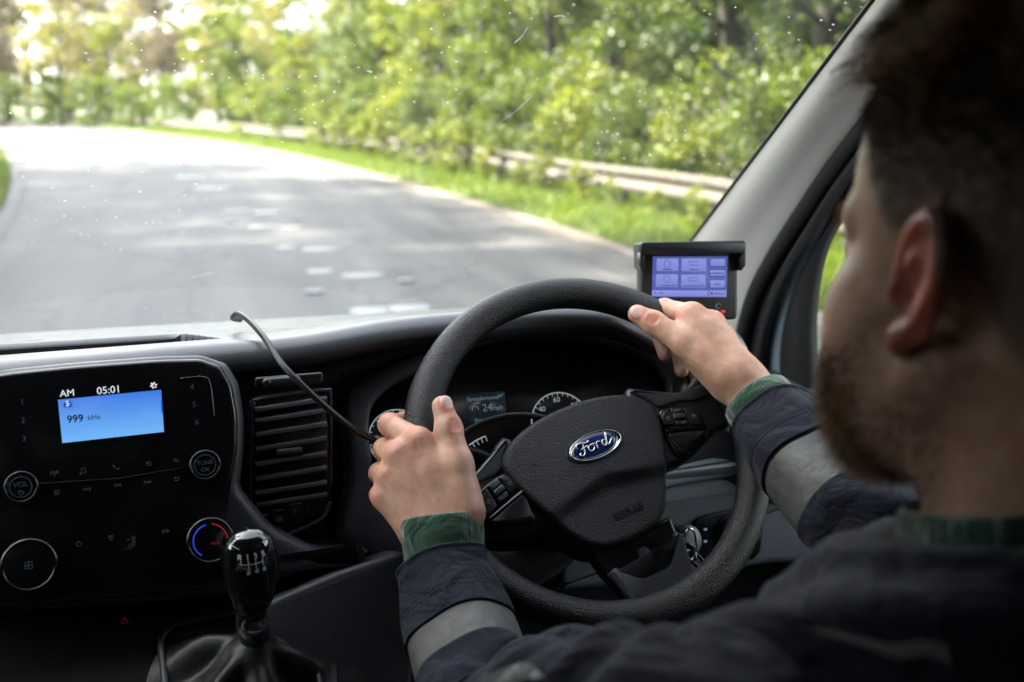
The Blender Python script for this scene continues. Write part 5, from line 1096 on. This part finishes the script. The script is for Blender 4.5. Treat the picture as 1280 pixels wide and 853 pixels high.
hand((L_(922, 470, 1.028), L_(934, 490, 1.04)),
     [(L_(918, 466, 1.028), L_(864, 395, 1.058), .0185), (L_(926, 470, 1.030), L_(888, 404, 1.062), .0185), (L_(932, 478, 1.04), L_(903, 421, 1.074), .018), (L_(932, 488, 1.05), L_(908, 444, 1.088), .017)],
     [L_(865, 394, 1.058), L_(891, 405, 1.062), L_(904, 422, 1.074), L_(909, 445, 1.088)],
     [([L_(865, 395, 1.058), L_(831, 386, 1.092), L_(822, 412, 1.124), L_(831, 443, 1.112)], [.0128, .0106, .0092, .0080]),
      ([L_(890, 405, 1.063), L_(864, 394, 1.105), L_(846, 425, 1.138), L_(852, 463, 1.118)], [.0128, .0106, .0092, .0080]),
      ([L_(904, 422, 1.075), L_(884, 412, 1.118), L_(864, 445, 1.142), L_(873, 478, 1.120)], [.0120, .0102, .0090, .0078]),
      ([L_(909, 445, 1.088), L_(895, 440, 1.125), L_(880, 466, 1.142), L_(890, 490, 1.122)], [.0112, .0094, .0082, .0074])],
     ([L_(905, 466, 1.030), L_(856, 428, 1.046), L_(817, 404, 1.060), L_(797, 393, 1.066)], [.0190, .0145, .0118, .0104]),
     -FW-RT*.25+UP*.35, [(L_(862, 420, 1.05), L_(866, 402, 1.056), .013, .012), (L_(880, 440, 1.045), L_(880, 412, 1.05), .016, .014), (L_(905, 480, 1.04), L_(868, 446, 1.06), .017, .014)])
bv_, bf_ = body.mesh(.0016)

driver = empty('person', pel+V(0, 0, -.1), 'bearded driver in navy jacket with green cuffs holding the steering wheel', 'person')
def mat_skin():
    m = mat('skin', (.5, .3, .22), .46, spec=.4, sss=.12, bump=('noise', 420, .12, .0008)); n, l, b = nodes_of(m)
    tcb = n.new('ShaderNodeTexCoord'); vb = n.new('ShaderNodeTexVoronoi'); vb.feature = 'DISTANCE_TO_EDGE'; vb.inputs['Scale'].default_value = 420; l.new(tcb.outputs['Object'], vb.inputs['Vector'])
    nb = n.new('ShaderNodeTexNoise'); nb.inputs['Scale'].default_value = 75; nb.inputs['Detail'].default_value = 3; l.new(tcb.outputs['Object'], nb.inputs['Vector'])
    b1 = n.new('ShaderNodeBump'); b1.inputs['Strength'].default_value = .35; b1.inputs['Distance'].default_value = .0006; l.new(vb.outputs['Distance'], b1.inputs['Height'])
    b2 = n.new('ShaderNodeBump'); b2.inputs['Strength'].default_value = .5; b2.inputs['Distance'].default_value = .0022; l.new(nb.outputs[0], b2.inputs['Height']); l.new(b1.outputs[0], b2.inputs['Normal']); l.new(b2.outputs[0], b.inputs['Normal'])
    at = n.new("ShaderNodeAttribute"); at.attribute_name = 'tint'; sp = n.new("ShaderNodeSeparateColor"); l.new(at.outputs["Color"], sp.inputs[0])
    tc = n.new("ShaderNodeTexCoord"); t = n.new("ShaderNodeTexNoise"); t.inputs["Scale"].default_value = 70; t.inputs["Detail"].default_value = 5; l.new(tc.outputs["Object"], t.inputs["Vector"])
    r = n.new("ShaderNodeValToRGB"); e = r.color_ramp.elements; e[0].position = .3; e[0].color = (.50, .265, .185, 1); e[1].position = .7; e[1].color = (.63, .385, .28, 1); l.new(t.outputs[0], r.inputs[0])
    def mix(a, col, f):
        x = n.new("ShaderNodeMix"); x.data_type = 'RGBA'; l.new(f, x.inputs[0]); l.new(a, x.inputs[6]); x.inputs[7].default_value = (*col, 1); return x.outputs[2]
    c = mix(r.outputs[0], (.56, .13, .085), sp.outputs[0]); c = mix(c, (.70, .47, .40), sp.outputs[1]); c = mix(c, (.20, .15, .115), sp.outputs[2]); l.new(c, b.inputs["Base Color"])
    ro = n.new("ShaderNodeMapRange"); ro.inputs[3].default_value = .47; ro.inputs[4].default_value = .28; l.new(sp.outputs[1], ro.inputs[0]); l.new(ro.outputs[0], b.inputs["Roughness"]); return m
M['skin'] = mat_skin()
bo_ = mk('body', (bv_, bf_), M['skin'], driver)
tint = np.zeros((len(bv_), 4)); tint[:, 3] = 1
for q, r in KNUCK: d = np.linalg.norm(bv_-q, axis=1); tint[:, 0] = np.maximum(tint[:, 0], .55*np.exp(-(d/r)**4))
for c, R, rr in NAILS:
    d = np.linalg.norm(((bv_-c) @ R.T)/rr, axis=1); tint[:, 1] = np.maximum(tint[:, 1], np.clip((1.06-d)/.08, 0, 1)); tint[:, 0] = np.where((d > 1.0) & (d < 1.5), np.maximum(tint[:, 0], .7), tint[:, 0])
hl = toH(bv_); dist_h = np.linalg.norm(hl, axis=1)
ear_m = (np.abs(hl[:, 0]) > .0765) & (np.abs(hl[:, 2]) < .045) & (dist_h < .13); tint[ear_m, 0] = 1.0  # ears painted red for light glowing through them
def beard_f(q):                                               # 0..1, how much of a beard grows there (head coordinates)
    y, z = q[:, 1], q[:, 2]; line = np.interp(y, [-.02, .012, .05, .088, .12], [-.03, .012, -.022, -.050, -.05])
    return np.clip((line-z)/.018, 0, 1)*np.clip((y+.012)/.02, 0, 1)*np.clip((z+.135)/.02, 0, 1)*(1-np.clip(1-np.abs(z+.070)/.010, 0, 1)*(np.abs(q[:, 0]) < .022)*(y > .085))
def hair_f(q):
    y, z = q[:, 1], q[:, 2]; line = np.interp(y, [-.12, -.07, -.03, -.005, .018, .03, .055, .078, .12], [-.075, -.065, -.035, .030, .012, .014, .062, .080, .085])
    return np.clip((z-line)/.012, 0, 1)
near_h = dist_h < .16
tint[near_h, 2] = np.maximum(beard_f(hl[near_h])*.34, hair_f(hl[near_h])*.82)
ca = bo_.data.color_attributes.new('tint', 'FLOAT_COLOR', 'POINT'); ca.data.foreach_set('color', tint.ravel())

# ---- hair and beard as fine strands rooted in the skin
tri = bf_; cen = bv_[bf_].mean(1); hc = toH(cen); sel = (np.linalg.norm(hc, axis=1) < .16)
fn_ = np.cross(bv_[bf_[:, 2]]-bv_[bf_[:, 0]], bv_[bf_[:, 3]]-bv_[bf_[:, 1]]); fn_ /= np.linalg.norm(fn_, axis=1)[:, None]+1e-12
def strands(weight, count, build, rng):
    w_ = weight.copy(); w_ /= w_.sum(); pick = rng.choice(len(cen), count, p=w_); vs, fs, n0 = [], [], 0
    for i in pick:
        q = bv_[bf_[i]]; a, b = rng.random(2); p0 = (q[0]*(1-a)+q[1]*a)*(1-b)+(q[3]*(1-a)+q[2]*a)*b
        path, r = build(p0, fn_[i], toH(p0[None])[0], rng); m_ = len(path)
        t = unit(path[-1]-path[0]); u_ = unit(np.cross(t, V(.3, .2, 1))); v_ = np.cross(t, u_)
        for k in range(m_):
            rr = r*(1-.85*k/(m_-1))
            vs += [path[k]+u_*rr, path[k]-u_*rr*.5+v_*rr*.87, path[k]-u_*rr*.5-v_*rr*.87]
        for k in range(m_-1):
            for j in range(3): fs.append([n0+k*3+j, n0+k*3+(j+1) % 3, n0+k*3+3+(j+1) % 3, n0+k*3+3+j])
        n0 += 3*m_
    return np.array(vs), fs
def mat_hair(name, c0, c1):
    m = mat(name, c0, .42, spec=.5); n, l, b = nodes_of(m); g = n.new("ShaderNodeNewGeometry"); r = n.new("ShaderNodeValToRGB")
    r.color_ramp.elements[0].color = (*c0, 1); r.color_ramp.elements[1].color = (*c1, 1); tc = n.new('ShaderNodeTexCoord'); t = n.new('ShaderNodeTexNoise'); t.inputs['Scale'].default_value = 85; t.inputs['Detail'].default_value = 2; l.new(tc.outputs['Object'], t.inputs['Vector'])
    mr = n.new('ShaderNodeMapRange'); mr.inputs[1].default_value = .38; mr.inputs[2].default_value = .62; mr.inputs[3].default_value = -.35; mr.inputs[4].default_value = .65; l.new(t.outputs[0], mr.inputs[0]); ma = n.new('ShaderNodeMath'); ma.operation = 'MULTIPLY_ADD'; ma.inputs[1].default_value = .5; l.new(g.outputs['Random Per Island'], ma.inputs[0]); l.new(mr.outputs[0], ma.inputs[2]); l.new(ma.outputs[0], r.inputs[0]); l.new(r.outputs[0], b.inputs['Base Color']); return m  # noise streaks in the colour imitate lit and dark locks
M['hair'] = mat_hair('hair', (.12, .07, .04), (.66, .43, .26)); M['beard'] = mat_hair('beard', (.10, .045, .016), (.34, .16, .06)); M['fade'] = mat_hair('short_hair', (.13, .085, .055), (.30, .21, .14))
wrld = lambda d: Hx*d[0]+Hy*d[1]+Hz*d[2]
hrng = np.random.default_rng(5); hw = np.where(sel, hair_f(hc), 0)
long_w = hw*np.clip((hc[:, 2]-.078+.010*np.sin(hc[:, 1]*90))/.045, 0, 1); short_w = hw*np.clip((.112-hc[:, 2])/.03, 0, 1)
def lock_n(l_): return V(sin(l_[0]*95+l_[1]*40)*.5+.35*sin(l_[1]*130), .25*sin(l_[0]*140+2), .3*sin(l_[0]*75+l_[1]*90))
def b_long(p, n_, l_, rng):
    fr_ = np.clip((l_[1]+.03)/.10, 0, 1); L = .020+.024*fr_*(.75+.5*rng.random()); out = []; q = p.copy()
    d = unit(n_*.75 + wrld(V(.06, .42*fr_+.05, .6))+.75*wrld(lock_n(l_))+rng.normal(0, .07, 3))
    for k in range(6):
        out.append(q.copy()); q = q+d*L/5; d = unit(d+wrld(V(.04, .30*fr_-.04, -.24-.10*fr_))+.22*wrld(lock_n(l_*1.3))+rng.normal(0, .04, 3))
    return np.array(out), .0007
def b_short(p, n_, l_, rng):
    L = .0025+.008*np.clip((l_[2]-.02)/.07, 0, 1)**1.2+.002*rng.random(); d = unit(n_*.55+wrld(V(0, -.15, -.5))*.6+rng.normal(0, .25, 3))
    return np.array([p, p+d*L*.5, p+unit(d+wrld(V(0, 0, -.25)))*L]), .00024
def b_beard(p, n_, l_, rng):
    ch = np.clip((l_[1]-.045)/.035, 0, 1)*np.clip((-.055-l_[2])/.035, 0, 1); L = .003+.002*rng.random()+.014*ch*(.5+.8*rng.random())
    d = unit(n_*.8+wrld(V(0, .25, -.55))+rng.normal(0, .28+.15*ch, 3)); out = [p, p+d*L*.5]; d = unit(d+wrld(V(0, -.05, -.3))+rng.normal(0, .3, 3)); out.append(out[-1]+d*L*.5)
    return np.array(out), .00026
mk('hair', strands(long_w, 8000, b_long, hrng), M['hair'], driver, smooth=True)
mk('short_hair', strands(short_w*(.25+.75*np.clip((hc[:, 2]-.02)/.06, 0, 1))+1e-12*(short_w > 0), 26000, b_short, hrng), M['fade'], driver, smooth=True)
mk('beard', strands(np.where(sel, beard_f(hc)*(.45+2.6*np.clip((hc[:, 1]-.035)/.04, 0, 1)*np.clip((-.03-hc[:, 2])/.03, .15, 1)), 0), 10000, b_beard, hrng), M['beard'], driver, smooth=True)
[mk('eyebrow', strands(np.where(sel & (hc[:, 0]*sg_ > 0) & (np.abs(hc[:, 2]-.024) < .005) & (np.abs(np.abs(hc[:, 0])-.032) < .018) & (hc[:, 1] > .06), 1.0, 0), 400, lambda p, n_, l_, rng: (np.array([p, p+unit(n_*.5+wrld(V(np.sign(l_[0])*.9, -.1, .15))+rng.normal(0, .2, 3))*.004, p+unit(n_*.3+wrld(V(np.sign(l_[0]), -.2, -.05)))*.008]), .00022), hrng), M['hair'], driver) for sg_ in (-1, 1)]

# ---- clothes
def mat_cloth(name, c, k=.3, rough=.8, sheen=.25, wv=700):
    m = mat(name, c, rough, spec=.25, sheen=sheen, bump=('weave', wv, .22, .0006), var=(26, k)); n, l, b = nodes_of(m)
    src = b.inputs['Normal'].links[0].from_socket; tc = n.new('ShaderNodeTexCoord'); mp = n.new('ShaderNodeMapping'); mp.inputs['Scale'].default_value = (1, 1, 1.6); l.new(tc.outputs['Object'], mp.inputs[0]); t = n.new('ShaderNodeTexNoise'); t.inputs['Scale'].default_value = 17; t.inputs['Detail'].default_value = 3; t.inputs['Distortion'].default_value = 1.2; l.new(mp.outputs[0], t.inputs['Vector'])
    bp = n.new('ShaderNodeBump'); bp.inputs['Strength'].default_value = .6; bp.inputs['Distance'].default_value = .022; l.new(t.outputs[0], bp.inputs['Height']); l.new(src, bp.inputs['Normal']); l.new(bp.outputs[0], b.inputs['Normal']); return m
M['navy'] = mat_cloth('navy_twill', (.0085, .0105, .021), .3, .85, .06); M['navy_worn'] = M['navy']
M['green'] = mat_cloth('green_knit', (.007, .046, .020), .3, .9, .5, 900)
M['band'] = mat('reflective_tape', (.088, .088, .084), .55, metal=.0, var=(24, .42), bump=('noise', 55, .7, .004))
M['thread'] = mat('stitch_thread', (.045, .05, .075), .8)
M['denim'] = mat_cloth('trouser_cloth', (.015, .02, .035), .25)
jk = Sdf(); nb2 = V(HO[0], .368, HO[2]-.165)
jk.cap(nb2+V(0, 0, .05), nb2+V(0, 0, -.06), .084, .088, .03)
for s_, tgt in ((-1, shL), (1, shR)): jk.cap(nb2+V(s_*.03, -.005, -.055), tgt+V(-s_*.02, 0, .008), .066, .066, .05)
jk.ell(V(HO[0], .355, 1.36), (.215, .140, .26), .06)
jk.cap(nb2+V(0, -.02, -.1), V(HO[0]-.01, .30, 1.1), .14, .15, .06)
cN = unit(V(0, .36, 1)); cO = V(HO[0], .372, HO[2]-.128)
def jpost(q, d):
    w_ = .0062*np.sin(q[:, 0]*58+3*np.sin(q[:, 2]*22)+q[:, 1]*30)*np.sin(q[:, 2]*34+q[:, 0]*14) + .0042*np.sin(q[:, 1]*75+q[:, 0]*40+2*np.sin(q[:, 2]*50))
    w_ = w_ - .006*np.exp(-((np.sin(q[:, 0]*31+q[:, 2]*47+1.6*np.sin(q[:, 1]*26+q[:, 0]*19)))/.22)**2)*(q[:, 2] < HO[2]-.16) + .004*np.exp(-((np.sin(q[:, 0]*52-q[:, 2]*38+1.9*np.sin(q[:, 1]*21))+.2)/.18)**2)
    return np.maximum(d+w_, ((q-cO) @ cN))
jv, jf = jk.mesh(.005, jpost)
# sleeves: tubes with folds, cuff hem, tape
def sleeve(pts, rad, hem, tape, seed, fold0):
    """pts, rad: centre line and radii from the cuff to the shoulder; hem = where the cuff piece ends; tape = (from, to), metres along"""
    p = catmull(pts, 14); r = catmull(np.c_[rad, rad], 14)[:, 0]; s = np.r_[0, np.cumsum(np.linalg.norm(np.diff(p, axis=0), axis=1))]
    ss = np.unique(np.round(np.r_[np.linspace(0, s[-1], 150), hem-.0012, hem, hem+.0006, tape[0], tape[1], np.linspace(0, .16, 70)], 4))
    gs = np.linspace(0, s[-1], 320); pp = np.stack([np.interp(gs, s, p[:, k]) for k in range(3)], 1)
    for _ in range(40): pp[1:-1] = (pp[:-2]+2*pp[1:-1]+pp[2:])/4
    rr = np.interp(gs, s, r); tan = np.gradient(pp, axis=0); tan /= np.linalg.norm(tan, axis=1)[:, None]
    nrm = unit(np.cross(tan[0], V(0, 0, 1))); N_, B_ = [], []
    for i in range(len(pp)): nrm = unit(nrm-tan[i]*np.dot(nrm, tan[i])); N_.append(nrm); B_.append(np.cross(tan[i], nrm))
    N_, B_ = np.array(N_), np.array(B_); th = np.linspace(0, 2*pi, 84, endpoint=False)
    def surf(sv, off=0.0):
        sv = np.atleast_1d(sv); c = np.stack([np.interp(sv, gs, pp[:, k]) for k in range(3)], 1); n1 = np.stack([np.interp(sv, gs, N_[:, k]) for k in range(3)], 1); b1 = np.stack([np.interp(sv, gs, B_[:, k]) for k in range(3)], 1); r1 = np.interp(sv, gs, rr)
        S_, T_ = sv[:, None], th[None]; wr = np.clip((S_-tape[1]-.004)/.05, 0, 1)
        f_ = .0016*np.sin(T_*3+seed)*np.clip(S_/.03, .3, 1)+.0012*np.sin(T_*5+S_*30+seed)
        f_ = f_ + wr*(.0078*np.sin(S_*92+1.7*np.sin(T_+seed)+.8*np.sin(2*T_+S_*20))*(.55+.45*np.sin(T_*1.0+seed*2+S_*8)) + .0045*np.sin(S_*170+3*np.sin(T_*2+seed)) + .008*np.sin(T_*2+S_*18+seed))
        f_ = f_ - .0034*(S_ > hem)*(S_ < tape[1]+.0008)*1.0 - .0010*np.exp(-((S_-hem+.020)/.0011)**2) - .0010*np.exp(-((S_-hem+.0245)/.0011)**2) + .0022*np.exp(-((S_-.0015)/.002)**2)
        R_ = r1[:, None]+f_+off; fl = 1-.10*np.cos(T_-fold0)**2*0
        return c[:, None]+n1[:, None]*(R_*np.cos(T_)*fl)[..., None]+b1[:, None]*(R_*np.sin(T_))[..., None]
    def piece(s0, s1, off=0.0, lip=False, n=None):
        sv = ss[(ss >= s0-1e-9) & (ss <= s1+1e-9)]; g_ = surf(sv, off)
        if lip:
            l1 = surf(np.array([s0]), off-.0035)[0]; l2 = surf(np.array([s0+.02]), off-.0040)[0]; g_ = np.concatenate([[l2], [l1], g_])
        return g_.reshape(-1, 3), grid_faces(len(g_), len(th), True)
    st = []
    for row in (hem-.020, hem-.0245):
        sf = surf(np.array([row]), .0006)[0]; loop = catmull(sf, 2, True); k = 0
        while k+2 < len(loop):
            st.append(tube(loop[k:k+3], .00055, 4)); k += 3
    return piece(0, hem, 0, True), piece(hem, tape[0]), piece(*tape, .0012), piece(tape[1], ss[-1]), join(*st), surf, s
cL = [P(554, 704, .926), P(561, 734, .912), P(570, 765, .895), P(582, 805, .872), P(600, 860, .835), eL+V(0, 0, 0), (eL*.55+shL*.45)+V(-.015, 0, .02), shL+V(.0, 0, -.004), shL+V(.05, 0, .0)]
A = sleeve(cL, [.0420, .0440, .0490, .0515, .053, .060, .068, .070, .060], .074, (.076, .113), .6, 0)
cR = [P(966, 525, 1.005), P(990, 556, .975), P(1018, 590, .945), P(1050, 625, .915), P(1085, 660, .885), eR, eR*.5+shR*.5+V(.02, 0, .01), shR+V(0, 0, -.004), shR+V(-.05, 0, 0)]
B2 = sleeve(cR, [.0440, .0480, .0505, .0525, .054, .060, .068, .070, .060], .066, (.070, .128), 2.2, 0)
jacket = mk('jacket', join((jv, jf), A[0], A[1], A[3], B2[0], B2[1], B2[3]), M['navy'], driver)
for S_ in (A, B2):
    mk('reflective_band', S_[2], M['band'], jacket); mk('stitching', S_[4], M['thread'], jacket)
# a second tape below the elbow and a pale piping strip laid over the shoulder, both lying on the cloth
from mathutils.bvhtree import BVHTree
bvh = BVHTree.FromPolygons([tuple(v.co) for v in jacket.data.vertices], [tuple(p.vertices) for p in jacket.data.polygons]); j0 = ORG[jacket.name]
def laid(top, bot, n, off):
    t_, b_ = catmull(top, n), catmull(bot, n); v = []
    for a_, c_ in zip(t_, b_):
        for k in range(5):
            px = a_+(c_-a_)*k/4; r_ = unit(ray(*px)); hit_ = bvh.ray_cast(Vector(CAM-j0), Vector(r_))
            q = np.array(hit_[0])+j0 if hit_[0] is not None else CAM+r_*.6
            nn = np.array(hit_[1]) if hit_[0] is not None else -r_
            if nn @ r_ > 0: nn = -nn
            v.append(q+nn*off)
    return np.array(v), grid_faces(len(t_), 5)
pip = mk('reflective_band', laid([(992, 784), (1040, 789), (1085, 799), (1120, 806), (1152, 800), (1185, 806)], [(1000, 790), (1045, 798), (1088, 812), (1120, 824), (1160, 822), (1190, 832)], 8, .002), M['band'], jacket)
cut_ = mk('reflective_band', laid([(604, 848), (628, 838), (655, 832), (668, 834)], [(600, 872), (634, 862), (664, 852), (684, 852)], 8, .0022), M['band'], jacket)
# green jumper: two cuffs and the collar
def ring_tube(c, ax, r0, r1, ln, th_=.0035, rib=.0005, ex=1.0, nrib=60):
    ax = unit(ax); f = Fr(c, np.cross(ax, V(.1, .2, .9)), ax); n_ = nrib*4; v = []
    pr = [(r0-th_, ln*.2), (r0-th_, .001), (r0-th_*.5, -.0006), (r0, .001)] + [(r0+(r1-r0)*k/8+.0008*sin(k*1.1), ln*k/8) for k in range(1, 9)]
    for r, h in pr:
        for i in range(n_):
            t = 2*pi*i/n_; q = r+rib*cos(nrib*t)*(1 if r > r0-th_*.6 else 0); v.append(f(q*cos(t)*ex, q*sin(t), h))
    return np.array(v), grid_faces(len(pr), n_, True)
jl = ring_tube(P(551, 647, .937), P(558, 717, .924)-P(551, 647, .937), .0385, .0390, .062, rib=.00012)
jr = ring_tube(P(944, 497, 1.018), P(985, 552, .985)-P(944, 497, 1.018), .0355, .0390, .060, rib=.00012)
cf = Fr(V(HO[0], .372, HO[2]-.116), V(1, 0, 0), cN); cv = []; npr = [(.064, -.03), (.0635, -.002), (.0655, .0015), (.0685, .0005), (.0705, -.004), (.0725, -.012), (.075, -.03)]
for r, h in npr:
    for i in range(240):
        t = 2*pi*i/240; q = r+.0005*cos(60*t); cv.append(cf(q*cos(t)*.97, q*sin(t)*1.05, h))
mk('jumper_collar', (np.array(cv), grid_faces(len(npr), 240, True)), M['green'], driver); mk('jumper_cuff', jl, M['green'], driver); mk('jumper_cuff', jr, M['green'], driver)
# legs
tr = Sdf()
for s in (-1, 1):
    hp, kn_, an = pel+V(s*.09, .02, -.02), V(HO[0]-.03+s*.15, .74, 1.17), V(HO[0]-.04+s*.13, 1.02, .74)
    tr.cap(hp, kn_, .092, .070, .03); tr.cap(kn_, an, .068, .052, .03)
tr.ell(pel, (.18, .14, .11), .05)
tv, tf = tr.mesh(.008, lambda q, d: d+.004*np.sin(q[:, 1]*70+q[:, 0]*30)*np.sin(q[:, 2]*60))
mk('trousers', (tv, tf), M['denim'], driver)
for s in (-1, 1):
    an = V(HO[0]-.04+s*.13, 1.02, .72); b_ = Sdf(); b_.cap(an, an+V(0, .02, -.08), .054, .05, .03); b_.cap(an+V(0, .0, -.09), an+V(0, .17, -.10), .042, .040, .03)
    mk('boot', b_.mesh(.008), M['matt_black'], driver)
# the seat that carries him
seat = empty('driver_seat', V(HO[0], .2, .6), 'dark driver seat behind and below the driver', 'seat')
M['seat'] = mat('seat_cloth', (.012, .012, .013), .9, bump=('weave', 500, .3, .001))
SFm = Fr(V(HO[0], .36, .90), V(1, 0, 0), V(0, -.1, 1)); mk('cushion', prism(SFm, rrect(-.25, -.22, .25, .34, .06), 0, .12, .04, 4, .01), M['seat'], seat)
SB = Fr(V(HO[0], .06, .98), V(1, 0, 0), unit(V(0, 1, .2))); mk('backrest', prism(SB, rrect(-.25, -.05, .25, .60, .08), 0, .11, .045, 4, .01), M['seat'], seat)
SHd = Fr(V(HO[0], -.06, 1.68), V(1, 0, 0), unit(V(0, 1, .15))); hr = mk('headrest', prism(SHd, rrect(-.13, -.07, .13, .12, .05), 0, .09, .04, 4, .01), M['seat'], seat)
for s in (-1, 1): mk('headrest_post', tube(np.array([SHd(s*.06, -.06, .045), SHd(s*.06, -.16, .045)]), .007, 10), M['steel'], seat)
mk('base', box(Fr(V(HO[0], .36, .60), V(1, 0, 0), V(0, 0, 1)), -.2, .2, -.2, .28, 0, .30, .02), M['matt_black'], seat)
